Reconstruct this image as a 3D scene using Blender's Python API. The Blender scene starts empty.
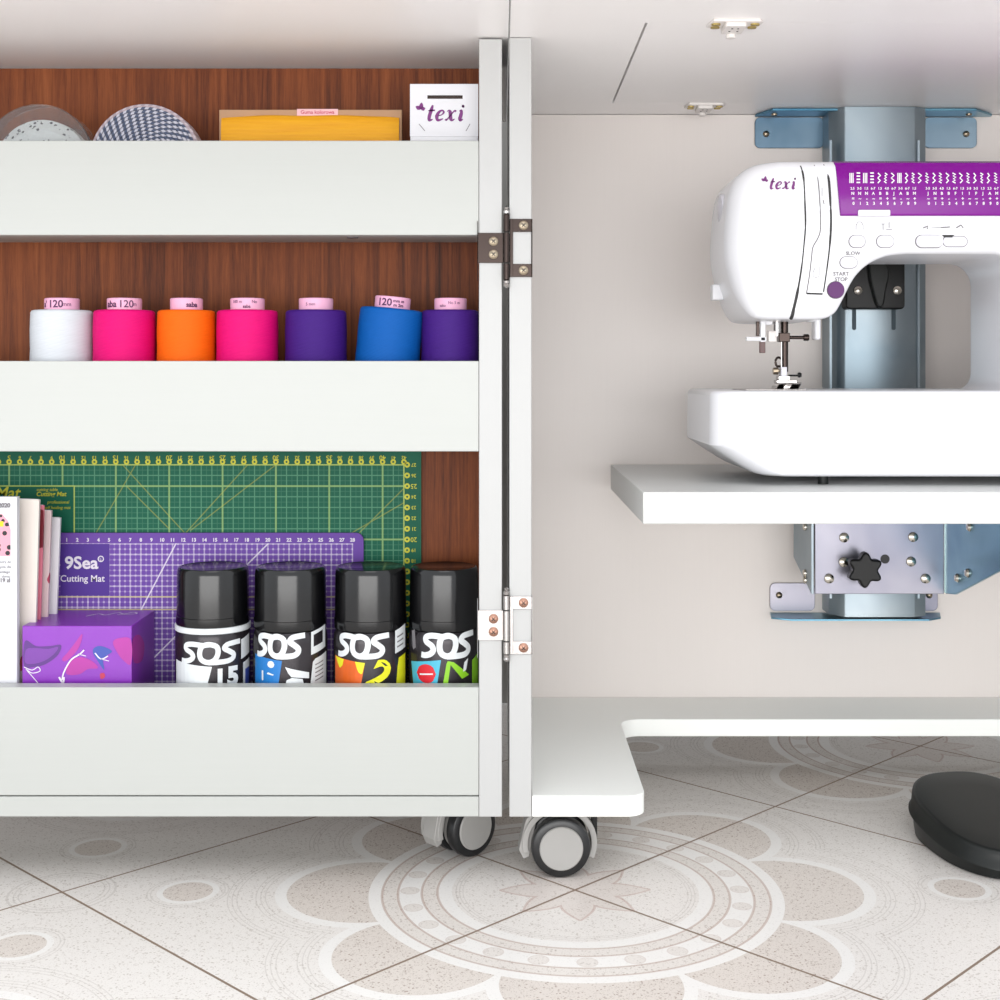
import bpy, math, random
from mathutils import Vector, Matrix
random.seed(7)
PI = math.pi
sc = bpy.context.scene
COL = sc.collection

# ------------------------------------------------------------------ camera
FPX, HOR, CH = 1350.0, 370.0, 0.444
cam_d = bpy.data.cameras.new('camera'); cam = bpy.data.objects.new('camera', cam_d); COL.objects.link(cam)
cam.location = (0, 0, CH); cam.rotation_euler = (PI/2, 0, 0)
cam_d.sensor_width = 36; cam_d.lens = 36*FPX/1000; cam_d.shift_y = -(500-HOR)/1000
cam_d.clip_start = 0.05
sc.camera = cam
# ------------------------------------------------------------------ world, lights, exposure
w = bpy.data.worlds.new('daylight'); sc.world = w; w.use_nodes = True
bg = w.node_tree.nodes['Background']; bg.inputs[0].default_value = (0.93, 0.965, 1.0, 1); bg.inputs[1].default_value = 1.03
def area(name, loc, target, sx, sy, power, col):
    l = bpy.data.lights.new(name, 'AREA'); l.shape = 'RECTANGLE'; l.size = sx; l.size_y = sy; l.energy = power; l.color = col
    o = bpy.data.objects.new(name, l); COL.objects.link(o); o.location = loc
    o.rotation_euler = (Vector(target)-Vector(loc)).to_track_quat('-Z', 'Y').to_euler()
    return o
area('window_daylight', (-.2,-1.4,.35), (0,1.2,.45), 3.0, .7, 24, (1,.985,.965))
area('overhead_fill', (0.1, -0.8, 2.3), (0.1, -0.3, 0), 1.6, 1.2, 8, (1.0, 0.97, 0.95))  # unseen overhead fill, added so floor bounce brightens the tabletop undersides
sc.view_settings.view_transform = 'Standard'; sc.view_settings.look = 'None'
sc.view_settings.gamma = 1; sc.view_settings.use_curve_mapping = False
sc.view_settings.exposure = 0.62

# ------------------------------------------------------------------ measured helpers
def X(px, Y): return (px-500)*Y/FPX
def Z(py, Y): return CH-(py-HOR)*Y/FPX
def lin(r, g, b):
    f = lambda c: (c/255/12.92) if c/255 <= .04045 else ((c/255+.055)/1.055)**2.4
    return (f(r)*.87, f(g)*.87, f(b)*.87, 1)

# ------------------------------------------------------------------ node maths
class E:
    def __init__(s, nt, v): s.nt, s.v = nt, v
    def _m(s, op, *a, clamp=False):
        n = s.nt.nodes.new('ShaderNodeMath'); n.operation = op; n.use_clamp = clamp
        for i, q in enumerate((s,)+a):
            q = q.v if isinstance(q, E) else q
            if isinstance(q, (int, float)): n.inputs[i].default_value = q
            else: s.nt.links.new(q, n.inputs[i])
        return E(s.nt, n.outputs[0])
    def __add__(s, o): return s._m('ADD', o)
    __radd__ = __add__
    def __sub__(s, o): return s._m('SUBTRACT', o)
    def __rsub__(s, o): return (s*-1)+o
    def __mul__(s, o): return s._m('MULTIPLY', o)
    __rmul__ = __mul__
    def __truediv__(s, o): return s._m('DIVIDE', o)
    def __neg__(s): return s*-1
    def lt(s, o): return s._m('LESS_THAN', o)
    def gt(s, o): return s._m('GREATER_THAN', o)
    def abs(s): return s._m('ABSOLUTE')
    def sin(s): return s._m('SINE')
    def cos(s): return s._m('COSINE')
    def sqrt(s): return s._m('SQRT')
    def mod(s, o): return s._m('FLOORED_MODULO', o)
    def atan2(s, o): return s._m('ARCTAN2', o)
    def floor(s): return s._m('FLOOR')
    def max(s, o): return s._m('MAXIMUM', o)
    def min(s, o): return s._m('MINIMUM', o)
    def band(s, c, hw): return (s-c).abs().lt(hw)

class M:
    """small material builder"""
    def __init__(s, name, col=(.8, .8, .8, 1), rough=.5, metal=0, **kw):
        s.m = bpy.data.materials.new(name); s.m.use_nodes = True; s.nt = s.m.node_tree
        s.b = s.nt.nodes['Principled BSDF']
        s.b.inputs['Base Color'].default_value = col; s.b.inputs['Roughness'].default_value = rough; s.b.inputs['Metallic'].default_value = metal
        for k, v in kw.items(): s.b.inputs[k.replace('_', ' ')].default_value = v
    def coord(s, kind='Object'):
        n = s.nt.nodes.new('ShaderNodeTexCoord'); x = s.nt.nodes.new('ShaderNodeSeparateXYZ'); s.nt.links.new(n.outputs[kind], x.inputs[0])
        s.cv = n.outputs[kind]
        return tuple(E(s.nt, x.outputs[i]) for i in range(3))
    def geo(s):
        n = s.nt.nodes.new('ShaderNodeNewGeometry'); x = s.nt.nodes.new('ShaderNodeSeparateXYZ'); s.nt.links.new(n.outputs['Position'], x.inputs[0])
        s.cv = n.outputs['Position']
        return tuple(E(s.nt, x.outputs[i]) for i in range(3))
    def noise(s, scale=5, sc3=(1, 1, 1), detail=3, rough=.5, dist=0):
        mp = s.nt.nodes.new('ShaderNodeMapping'); s.nt.links.new(s.cv, mp.inputs[0]); mp.inputs['Scale'].default_value = sc3
        n = s.nt.nodes.new('ShaderNodeTexNoise'); n.inputs['Scale'].default_value = scale; n.inputs['Detail'].default_value = detail
        n.inputs['Roughness'].default_value = rough; n.inputs['Distortion'].default_value = dist
        s.nt.links.new(mp.outputs[0], n.inputs[0]); return E(s.nt, n.outputs[0])
    def voro(s, scale, rnd=1):
        n = s.nt.nodes.new('ShaderNodeTexVoronoi'); n.inputs['Scale'].default_value = scale; n.inputs['Randomness'].default_value = rnd
        s.nt.links.new(s.cv, n.inputs[0]); return E(s.nt, n.outputs['Distance']), n.outputs['Color']
    def mix(s, f, a, b):
        n = s.nt.nodes.new('ShaderNodeMix'); n.data_type = 'RGBA'
        if isinstance(f, E): s.nt.links.new(f.v, n.inputs[0])
        else: n.inputs[0].default_value = f
        for q, i in ((a, 6), (b, 7)):
            if isinstance(q, tuple): n.inputs[i].default_value = q
            else: s.nt.links.new(q, n.inputs[i])
        return n.outputs[2]
    def ramp(s, f, stops):
        n = s.nt.nodes.new('ShaderNodeValToRGB'); cr = n.color_ramp
        while len(cr.elements) < len(stops): cr.elements.new(.5)
        for e, (p, c) in zip(cr.elements, stops): e.position = p; e.color = c
        s.nt.links.new(f.v, n.inputs[0]); return n.outputs[0]
    def color(s, sock): s.nt.links.new(sock, s.b.inputs['Base Color']); return s
    def bump(s, h, strength=.3, dist=.001):
        n = s.nt.nodes.new('ShaderNodeBump'); n.inputs['Strength'].default_value = strength; n.inputs['Distance'].default_value = dist
        s.nt.links.new(h.v, n.inputs['Height']); s.nt.links.new(n.outputs[0], s.b.inputs['Normal']); return s

def plain(name, rgb, rough=.5, metal=0, var=.04, nscale=60, **kw):
    q = M(name, lin(*rgb), rough, metal, **kw); q.coord()
    n = q.noise(nscale, detail=2)
    c = lin(*rgb); hi = tuple(min(1, v*(1+var)) for v in c[:3])+(1,); lo = tuple(v*(1-var) for v in c[:3])+(1,)
    q.color(q.mix(n, lo, hi)); return q.m

# ------------------------------------------------------------------ materials
def board(name, rgb, horizontal=True, rough=.38, k=1):
    q = M(name, lin(*rgb), rough); q.coord()
    s = (1.2, 1.2, 60) if horizontal else (60, 1.2, 1.2)
    n = q.noise(9, s, 4, .6); n2 = q.noise(3, (1, 1, 4), 2)
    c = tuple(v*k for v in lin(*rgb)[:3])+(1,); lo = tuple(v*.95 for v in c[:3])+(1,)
    q.color(q.mix(n*.6+n2*.4, lo, c)); q.bump(n, .12, .0004); return q.m
MAT = {}
MAT['white'] = board('white_laminate_dimmed', (190, 192, 188))  # shelf laminate, colour darkened to offset the strong frontal light
MAT['white_lift_dim'] = board('white_platform_dimmed', (214, 215, 213))  # platform copy of the white laminate, toned down where light hits it
MAT['white_v_dim'] = board('white_upright_dimmed', (192, 192, 191), False)  # same laminate for side panels, darkened against the frontal light
MAT['white_top_bright'] = board('white_tabletop_brightened', (253, 250, 249), k=1.15)  # tabletop copy, colour brightened to make up for shade on the underside
MAT['white_base_bright'] = board('white_base_brightened', (246, 247, 243), k=1.15)  # same laminate as the shelf fronts, brightened because the base lies in shade
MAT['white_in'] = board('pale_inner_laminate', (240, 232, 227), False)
def wood():
    q = M('brown_wood_veneer', rough=.55); q.b.inputs['Specular IOR Level'].default_value = .25; q.coord()
    a = q.noise(5, (24, 1, .6), 7, .72, .9); b = q.noise(30, (40, 1, 1.5), 4, .7); c = q.noise(2.2, (2.5, 1, 1.2), 2)
    f = a*.6+b*.25+c*.25
    q.color(q.ramp(f, [(.38, lin(56, 25, 10)), (.49, lin(106, 51, 22)), (.58, lin(134, 69, 31)), (.74, lin(160, 92, 48))]))
    q.bump(b, .1, .0003); return q.m
MAT['wood'] = wood()

def floor_mat():
    q = M('patterned_ceramic_tile', rough=.28)
    x, y, z = q.geo()
    T = .3087; A = (.0640, 1.1527); an = math.radians(45.6)
    dx, dy = x-A[0], y-A[1]
    ca, sa = math.cos(an)/T, math.sin(an)/T
    u = dx*ca+dy*sa; v = dy*ca-dx*sa
    gu = (u+.5).mod(1)-.5; gv = (v+.5).mod(1)-.5
    gd = gu.abs().min(gv.abs())*T
    mu = ((u+1).mod(2)-1)*T; mv = ((v+1).mod(2)-1)*T
    r = (mu*mu+mv*mv).sqrt()*1.02; th = mv.atan2(mu)
    ph = (th+PI/8).mod(PI/4)-PI/8
    cx, cy = r*ph.cos(), r*ph.sin()
    ld = ((cx-.182)*(cx-.182)+cy*cy).sqrt()
    out = r.gt(.179)
    lobe = out*ld.lt(.068); lobeb = out*ld.band(.073, .005)
    med = r.lt(.179)
    # opposite corner motif
    su = (u.mod(2)-1)*T; sv = (v.mod(2)-1)*T
    k = .70711
    e = ((su-sv)*k).abs(); g = ((su+sv)*k).abs()
    mx = e.max(g); mn = e.min(g)
    sd = ((mx-.107)*(mx-.107)+mn*mn).sqrt()
    small = sd.lt(.021); smallb = sd.band(.0235, .0026)
    sr = (su*su+sv*sv).sqrt()
    spk, spc = q.voro(330); spk2, _ = q.voro(620)
    nz = q.noise(900, detail=1); nz2 = q.noise(160, detail=2)
    speck = spk.lt(.30)*nz2.gt(.48); speck2 = spk2.lt(.36)*nz.gt(.48)
    base = q.mix((speck*.4+speck2*.25), lin(244, 238, 233), lin(166, 150, 138))
    beige = q.mix((speck*.5+speck2*.35), lin(231, 221, 213), lin(146, 122, 108))
    c = q.mix(lobe.max(small), base, beige)
    mid = ((r.band(.1435, .0)+0)).max(r.gt(.1537)*r.lt(.1674)).max(r.gt(.1196)*r.lt(.1332))
    c = q.mix(mid*.45, c, beige)
    whiteb = r.gt(.1675)*r.lt(.179)+r.gt(.1335)*r.lt(.1535)+r.gt(.107)*r.lt(.1195)
    c = q.mix((whiteb+lobeb+smallb)._m('MINIMUM', 1)*.7, c, lin(253, 250, 247))
    # small circles in the middle white ring
    pc = (th+PI/24).mod(PI/12)-PI/24
    ccx, ccy = r*pc.cos()-.1436, r*pc.sin()
    cd = (ccx*ccx+ccy*ccy).sqrt()
    c = q.mix(cd.lt(.0072)*.6, c, beige)
    brown = (r.band(.1674, .0011)+r.band(.1537, .0011)+r.band(.1332, .0011)+r.band(.1196, .0011)+cd.band(.0078, .0006)*.6)._m('MINIMUM', 1)
    c = q.mix(brown*.5, c, lin(176, 140, 122))
    fine = (r.band(.1035, .0005)+r.band(.1005, .0005)+r.band(.0975, .0004)+sr.band(.035, .0006)+sr.band(.039, .0006)+sr.band(.044, .001)
            + out*(ld.band(.086, .0005)+ld.band(.090, .0005)+ld.band(.094, .0005)+ld.band(.110, .0005)+ld.band(.114, .0005)+ld.band(.118, .0005))
            + sd.band(.031, .0005)+sd.band(.034, .0005))._m('MINIMUM', 1)
    c = q.mix(fine*.25, c, lin(170, 158, 150))
    # eight petals
    R = .066
    pw = ((cx/R)._m('MINIMUM', 1)*PI).sin()*.0145
    inp = cx.lt(R)*cy.abs().lt(pw); outl = cx.lt(R)*(cy.abs()-pw).abs().lt(.0013)
    c = q.mix(inp*.22, c, lin(205, 178, 166)); c = q.mix(outl*.45, c, lin(196, 158, 146))
    gr = gd.lt(.00115)
    c = q.mix(gr, c, lin(142, 122, 106))
    q.color(c)
    rr = gr*.5+.26; q.nt.links.new(rr.v, q.b.inputs['Roughness'])
    q.bump(1-gr, .5, .0008)
    return q.m
MAT['floor'] = floor_mat()
MAT['wallp'] = plain('grey_painted_wall', (132, 130, 126), .8, nscale=12)
MAT['chrome'] = plain('polished_nickel', (184, 180, 178), .16, 1.0)
MAT['nickel_dark'] = plain('dark_nickel', (66, 57, 54), .25, 1.0)
MAT['screw'] = plain('yellow_zinc_screw', (166, 152, 132), .28, 1.0)
MAT['bolt'] = plain('bright_bolt_steel', (214, 208, 196), .25, 1.0)
MAT['copper_screw'] = plain('coppery_screw', (176, 134, 116), .3, .9)
MAT['dark'] = plain('dark_recess_plastic', (38, 36, 36), .5)
MAT['black'] = plain('black_plastic', (12, 12, 13), .36, var=.1, Specular_IOR_Level=.3)
MAT['rubber'] = plain('matt_black_rubber', (22, 25, 24), .42, var=.1, Specular_IOR_Level=.35)
MAT['cap'] = plain('glossy_black_cap', (13, 13, 15), .16, var=.05)
MAT['canbody'] = plain('dark_can_lacquer', (50, 46, 50), .25, .4, var=.05)
MAT['caster_grey'] = plain('grey_caster_plastic', (176, 174, 171), .4)
MAT['caster_hub'] = plain('silver_grey_hub', (168, 166, 163), .45)
MAT['tire'] = plain('black_tread', (24, 25, 27), .3)
MAT['machine'] = plain('white_machine_shell', (236, 236, 240), .25, var=.01)
MAT['machine_soft'] = plain('soft_white_button', (222, 220, 228), .35, var=.01)
MAT['print_grey'] = plain('grey_print', (120, 116, 120), .5)
MAT['print_white'] = plain('white_print', (240, 235, 240), .5)
MAT['purple_print'] = plain('purple_print', (118, 26, 118), .45)
MAT['magenta_panel'] = plain('glossy_purple_panel', (126, 0, 140), .2, var=.06, nscale=8, Specular_IOR_Level=.3)
MAT['purple_button'] = plain('purple_button', (88, 30, 98), .3, Specular_IOR_Level=.3)
MAT['pink_tube'] = plain('pink_cardboard_tube', (240, 178, 208), .55)
MAT['ink'] = plain('dark_purple_ink', (84, 40, 84), .6)
MAT['black_ink'] = plain('black_ink', (30, 28, 32), .6)
MAT['paper'] = plain('white_card', (228, 228, 233), .6, var=.01)
MAT['tan'] = plain('tan_cardboard', (186, 146, 112), .7)
MAT['pinklabel'] = plain('pink_paper_label', (238, 190, 196), .6)
MAT['redink'] = plain('red_ink', (196, 60, 90), .6)
MAT['yellow_ink'] = plain('yellow_mat_ink', (204, 200, 40), .55)
MAT['mat_white'] = plain('white_mat_ink', (232, 226, 236), .5)
MAT['label_white'] = plain('white_can_print', (226, 230, 232), .35)
MAT['blue'] = plain('blue_print', (26, 120, 196), .4)
MAT['cyan'] = plain('cyan_print', (70, 180, 208), .4)
MAT['red'] = plain('red_print', (214, 28, 44), .4)
MAT['orange_p'] = plain('orange_print', (220, 96, 20), .4, var=.4, nscale=50)
MAT['yellow_p'] = plain('yellow_print', (232, 228, 30), .4)
MAT['lime'] = plain('lime_print', (140, 204, 30), .4)
MAT['bluedk'] = plain('muted_blue_print', (60, 80, 170), .45)
MAT['pinkprint'] = plain('magenta_pink_print', (176, 50, 156), .45, var=.1)
MAT['brass'] = plain('yellow_brass', (188, 166, 96), .35, .8)
MAT['fit'] = plain('white_plastic_fitting', (240, 234, 230), .4)
def zinc(name, a, b, rough=.27):
    q = M(name, rough=rough, metal=.85); q.coord()
    n = q.noise(7, (1, 1, .8), 3, .5, .6); q.color(q.ramp(n, [(.35, lin(*a)), (.65, lin(*b))])); return q.m
MAT['zinc_blue'] = zinc('blue_zinc_plate', (96, 122, 142), (140, 162, 178), .35)
MAT['zinc_deep'] = zinc('deep_blue_zinc_plate', (80, 134, 164), (120, 168, 188), .3)
MAT['zinc'] = zinc('silver_lilac_zinc_plate', (132, 132, 146), (158, 156, 166), .32)
MAT['zinc_col'] = zinc('pale_zinc_plate', (140, 156, 166), (172, 182, 188), .4)
def thread(name, rgb):
    q = M(name, lin(*rgb), .6); q.b.inputs['Specular IOR Level'].default_value = .2
    x, y, z = q.coord()
    n = q.noise(40, (1, 1, 9), 2); wv = ((z+x*.12)*5200+n*5).sin()*.5+.5
    c = lin(*rgb); lo = tuple(v*.8 for v in c[:3])+(1,)
    q.color(q.mix(wv*.5+n*.5, lo, c)); q.bump(wv, .35, .0004); return q.m
def glass(name, rgb, rough=.08, alpha=1):
    q = M(name, lin(*rgb), rough); q.b.inputs['Transmission Weight'].default_value = .95; q.b.inputs['IOR'].default_value = 1.25; return q.m
MAT['clear'] = glass('clear_plastic', (250, 251, 252))

# grid printed mats ------------------------------------------------
GX42, GZ27, GS = X(403.7, 1.262), Z(465, 1.262), .0100
def linewise(q, p, d):      # distance from p to segment-free line
    (x, z), (x0, z0), (dx, dz) = p, d[0], d[1]
    L = math.hypot(dx, dz); return ((x-x0)*(dz/L)-(z-z0)*(dx/L)).abs()
def green_mat_material(org):
    q = M('green_cutting_mat_vinyl', rough=.55, Specular_IOR_Level=.25); x, y, z = q.geo()
    gx = (x-GX42)/GS+42; gz = (z-GZ27)/GS+27
    def lines(g, step, wd): return (((g/step+.5).mod(1)-.5).abs()*step).lt(wd)
    inside = gx.lt(42.05)*gz.lt(27.05)
    head = 1-(gx.lt(11.1)*gz.lt(25)*gz.gt(20))
    one = lines(gx, 1, .055).max(lines(gz, 1, .055)); half = lines(gx, .5, .035).max(lines(gz, .5, .035)); five = lines(gx, 5, .085).max(lines(gz, 5, .085))
    edge = gx.band(42, .06).max(gz.band(27, .06)).max(gx.band(11.1, .06)*gz.lt(25)*gz.gt(20)).max(gz.band(25, .05)*gx.lt(11.2))
    n = q.noise(5, detail=2)
    c = q.mix(n, lin(3, 84, 62), lin(8, 104, 78))
    c = q.mix(half*inside*head*.14, c, lin(130, 196, 160))
    c = q.mix(one*inside*head*.24, c, lin(140, 206, 165)); c = q.mix(five*inside*head*.40, c, lin(186, 214, 120)); c = q.mix(edge*inside*.8, c, lin(190, 206, 100))
    P = (gx, gz); d = None
    for p0, dr, xr in (((36.2, 19), (1, 1), (33, 42)), ((35, 19.4), (1.732, 1), (33, 42)), ((12.8, 20), (1, 1.732), (12, 17)),
                       ((21, 20), (1, 1.1), (20, 30)), ((19.5, 21.5), (-1, 1), (16, 20)), ((22, 20), (-1, 1.1), (14, 22)), ((30, 27), (-1.3, -1), (22, 30))):
        l = linewise(q, P, (p0, dr)).lt(.05)*gx.gt(xr[0])*gx.lt(xr[1])
        d = l if d is None else d.max(l)
    c = q.mix(d*inside*.30, c, lin(206, 200, 70))
    q.color(c); return q.m
PX28, PZ0 = X(352, 1.256), Z(544.5, 1.256)
def purple_mat_material():
    q = M('purple_cutting_mat_vinyl', rough=.55, Specular_IOR_Level=.25); x, y, z = q.geo()
    gx = (x-PX28)/.00988+28; gz = (z-PZ0)/.00988
    def lines(g, step, wd): return (((g/step+.5).mod(1)-.5).abs()*step).lt(wd)
    inside = gx.lt(28.05)*gz.lt(.05)
    hb = gx.gt(.4)*gx.lt(5.05)*gz.gt(-4.9)*gz.lt(0)
    head = 1-hb
    one = lines(gx, 1, .07).max(lines(gz, 1, .07)); half = (lines(gx, .5, .05).max(lines(gz, .5, .05)))
    dots = lines(gx, .5, .09)*lines(gz, .5, .09)
    n = q.noise(6, detail=2)
    c = q.mix(n, lin(104, 66, 158), lin(114, 76, 168))
    c = q.mix(hb, c, lin(84, 54, 146))
    c = q.mix(half*inside*head*.14, c, lin(216, 200, 232)); c = q.mix(one*inside*head*.38, c, lin(226, 214, 236)); c = q.mix(dots*inside*head*.4, c, lin(238, 228, 244))
    c = q.mix((gz.band(-5, .07)+gz.band(-6.2, .07))._m('MINIMUM', 1)*inside*.8, c, lin(200, 186, 130))
    P = (gx, gz)
    d = linewise(q, P, ((11.3, 0), (1, 1.9))).lt(.06)*gx.gt(7).max(0)
    d = d.max(linewise(q, P, ((20, 0), (1, 1))).lt(.06))
    c = q.mix(d*inside*head*.8, c, lin(236, 228, 240))
    q.color(c); return q.m

# ------------------------------------------------------------------ mesh builder
class MB:
    def __init__(s): s.v, s.f = [], []
    def add(s, vs, fs):
        k = len(s.v); s.v += [tuple(a) for a in vs]; s.f += [tuple(i+k for i in f) for f in fs]; return s
    def box(s, x0, x1, y0, y1, z0, z1):
        vs = [(x, y, z) for x in (x0, x1) for y in (y0, y1) for z in (z0, z1)]
        return s.add(vs, [(0, 1, 3, 2), (4, 6, 7, 5), (0, 4, 5, 1), (2, 3, 7, 6), (0, 2, 6, 4), (1, 5, 7, 3)])
    def lathe(s, prof, c=(0, 0, 0), axis='Z', n=48, cap=True):
        """prof: list of (radius, height) along axis"""
        vs = []
        for r, h in prof:
            for i in range(n):
                a = 2*PI*i/n; p, q_ = r*math.cos(a), r*math.sin(a)
                vs.append({'Z': (c[0]+p, c[1]+q_, c[2]+h), 'Y': (c[0]+p, c[1]+h, c[2]+q_), 'X': (c[0]+h, c[1]+p, c[2]+q_)}[axis])
        fs = []
        for j in range(len(prof)-1):
            for i in range(n):
                i2 = (i+1) % n; fs.append((j*n+i, j*n+i2, (j+1)*n+i2, (j+1)*n+i))
        if cap:
            fs.append(tuple(range(n))[::-1]); fs.append(tuple((len(prof)-1)*n+i for i in range(n)))
        return s.add(vs, fs)
    def cyl(s, c, r, h, axis='Z', n=24, bev=0):
        pr = [(r, 0), (r, h)] if not bev else [(r-bev, 0), (r, bev), (r, h-bev), (r-bev, h)]
        return s.lathe(pr, c, axis, n)
    def prism(s, poly, a0, a1, plane='XZ'):
        """poly extruded along the missing axis"""
        def mk(p, a): return {'XZ': (p[0], a, p[1]), 'XY': (p[0], p[1], a), 'YZ': (a, p[0], p[1])}[plane]
        n = len(poly); vs = [mk(p, a0) for p in poly]+[mk(p, a1) for p in poly]
        return s.add(vs, [tuple(range(n)), tuple(range(2*n-1, n-1, -1))]+[(i, i+n, (i+1) % n+n, (i+1) % n) for i in range(n)])
    def tube(s, pts, r, n=10, cap=True):
        pts = [Vector(p) for p in pts]; rings = []
        up = Vector((0, 0, 1))
        for i, p in enumerate(pts):
            t = (pts[min(i+1, len(pts)-1)]-pts[max(i-1, 0)]).normalized()
            a = t.cross(up)
            if a.length < .05: a = t.cross(Vector((0, 1, 0)))
            a.normalize(); b = a.cross(t)
            rr = r[i] if isinstance(r, (list, tuple)) else r
            rings.append([p+a*rr*math.cos(2*PI*k/n)+b*rr*math.sin(2*PI*k/n) for k in range(n)])
        vs = [v for g in rings for v in g]; fs = []
        for j in range(len(pts)-1):
            for k in range(n): fs.append((j*n+k, j*n+(k+1) % n, (j+1)*n+(k+1) % n, (j+1)*n+k))
        if cap: fs += [tuple(range(n))[::-1], tuple((len(pts)-1)*n+k for k in range(n))]
        return s.add(vs, fs)
    def xf(s, m):
        s.v = [tuple(m @ Vector(v)) for v in s.v]; return s
    def build(s, name, mat, parent=None, local=False, bevel=0, smooth=35, seg=2):
        off = Vector((0, 0, 0))
        if parent is not None and not local:
            p = parent
            while p is not None: off = off+p.location; p = p.parent
        me = bpy.data.meshes.new(name); me.from_pydata([tuple(Vector(v)-off) for v in s.v], [], s.f); me.validate()
        import bmesh
        bm = bmesh.new(); bm.from_mesh(me); bmesh.ops.recalc_face_normals(bm, faces=bm.faces); bm.to_mesh(me); bm.free()
        me.materials.append(MAT[mat] if isinstance(mat, str) else mat)
        if smooth: me.shade_smooth(); me.set_sharp_from_angle(angle=math.radians(smooth))
        o = bpy.data.objects.new(name, me); COL.objects.link(o)
        if parent is not None: o.parent = parent
        if bevel:
            b = o.modifiers.new('bevel', 'BEVEL'); b.width = bevel; b.segments = seg; b.limit_method = 'ANGLE'; b.angle_limit = math.radians(40)
            b.harden_normals = False
        return o
def thing(name, label, cat, loc=(0, 0, 0), group=None):
    o = bpy.data.objects.new(name, None); COL.objects.link(o); o.location = loc; o.empty_display_size = .02
    return tag(o, label, cat, group)
def tag(o, label, cat, group=None):
    o['label'] = label; o['category'] = cat
    if group: o['group'] = group
    return o
def struct(o): o['kind'] = 'structure'; return o
def dup(root, parts_mat=None):
    r = root.copy(); COL.objects.link(r)
    for ch in list(root.children):
        c = ch.copy(); COL.objects.link(c); c.parent = r
        for g in ch.children:
            d = g.copy(); COL.objects.link(d); d.parent = c
    return r
def crom(pts, k=6, closed=False):
    out = []; n = len(pts)
    rng = range(n if closed else n-1)
    for i in rng:
        P = [pts[(i+j-1) % n] if closed else pts[min(max(i+j-1, 0), n-1)] for j in range(4)]
        for s_ in range(k):
            t = s_/k
            out.append(tuple(.5*((2*P[1][d])+(-P[0][d]+P[2][d])*t+(2*P[0][d]-5*P[1][d]+4*P[2][d]-P[3][d])*t*t+(-P[0][d]+3*P[1][d]-3*P[2][d]+P[3][d])*t**3) for d in range(len(pts[0]))))
    if not closed: out.append(tuple(pts[-1]))
    return out
def text_shape(s, size, shear=0, bold=0, extrude=.0001, xs=1.0):
    cu = bpy.data.curves.new('t', 'FONT'); cu.body = s; cu.size = size; cu.align_x = 'CENTER'; cu.align_y = 'CENTER'
    cu.shear = shear; cu.offset = bold; cu.extrude = extrude; cu.resolution_u = 3
    o = bpy.data.objects.new('t', cu); COL.objects.link(o)
    bpy.context.view_layer.update()
    me = bpy.data.meshes.new_from_object(o.evaluated_get(bpy.context.evaluated_depsgraph_get()))
    vs = [(v.co.x*xs, v.co.y, v.co.z) for v in me.vertices]; fs = [tuple(p.vertices) for p in me.polygons]
    bpy.data.objects.remove(o); bpy.data.curves.remove(cu); bpy.data.meshes.remove(me)
    return vs, fs
def put(vs, loc, rot=0, cyl=None):
    """flat shape (x, y up, z out) to the front-facing plane at loc; rot in its plane; cyl=(cx, cy, R) wraps it round an upright cylinder"""
    out = []; c, s_ = math.cos(rot), math.sin(rot)
    for x, y, z in vs:
        x, y = x*c-y*s_, x*s_+y*c
        if cyl:
            cx, cy, R = cyl; a = (loc[0]+x-cx)/R
            out.append((cx+(R+z+.00008)*math.sin(a), cy-(R+z+.00008)*math.cos(a), loc[2]+y))
        else: out.append((loc[0]+x, loc[1]-z, loc[2]+y))
    return out
def ribbon(pts, wd, th=.0001):
    """flat stroke in (x,y) with width(s)"""
    vs, fs = [], []; n = len(pts)
    for i, p in enumerate(pts):
        a, b = pts[max(i-1, 0)], pts[min(i+1, n-1)]; tx, ty = b[0]-a[0], b[1]-a[1]; L = math.hypot(tx, ty) or 1
        nx, ny = -ty/L, tx/L; h = (wd[i] if isinstance(wd, (list, tuple)) else wd)/2
        vs += [(p[0]+nx*h, p[1]+ny*h, th), (p[0]-nx*h, p[1]-ny*h, th)]
        if i: k = 2*i; fs.append((k-2, k-1, k+1, k))
    return vs, fs
def flat(poly, th=.0001, sub=8):
    """filled polygon cut in columns so it can wrap; convex only"""
    xs = [p[0] for p in poly]; x0, x1 = min(xs), max(xs); vs, fs = [], []
    n = len(poly)
    for k in range(sub+1):
        x = x0+(x1-x0)*k/sub; x = min(max(x, x0+1e-7), x1-1e-7); ys = []
        for i in range(n):
            a, b = poly[i], poly[(i+1) % n]
            if (a[0]-x)*(b[0]-x) <= 0 and abs(a[0]-b[0]) > 1e-9: ys.append(a[1]+(b[1]-a[1])*(x-a[0])/(b[0]-a[0]))
        if not ys: raise ValueError(repr((poly, x)))
        vs += [(x, min(ys), th), (x, max(ys), th)]
        if k: q_ = 2*k; fs.append((q_-2, q_-1, q_+1, q_))
    return vs, fs
def mark(name, shapes, mat, parent, label=None):
    mb = MB()
    for vs, fs in shapes: mb.add(vs, fs)
    o = mb.build(name, mat, parent, smooth=0)
    if label: o['label'] = label
    return o
def disc2(cx, cy, r, n=20, sub=10): return [(cx+r*math.cos(2*PI*i/n), cy+r*math.sin(2*PI*i/n)) for i in range(n)]
def rrect(x0, x1, y0, y1, r, n=6):
    out = []
    for cx, cy, a in ((x1-r, y1-r, 0), (x0+r, y1-r, PI/2), (x0+r, y0+r, PI), (x1-r, y0+r, 1.5*PI)):
        out += [(cx+r*math.cos(a+PI/2*i/n), cy+r*math.sin(a+PI/2*i/n)) for i in range(n+1)]
    return out

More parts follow.
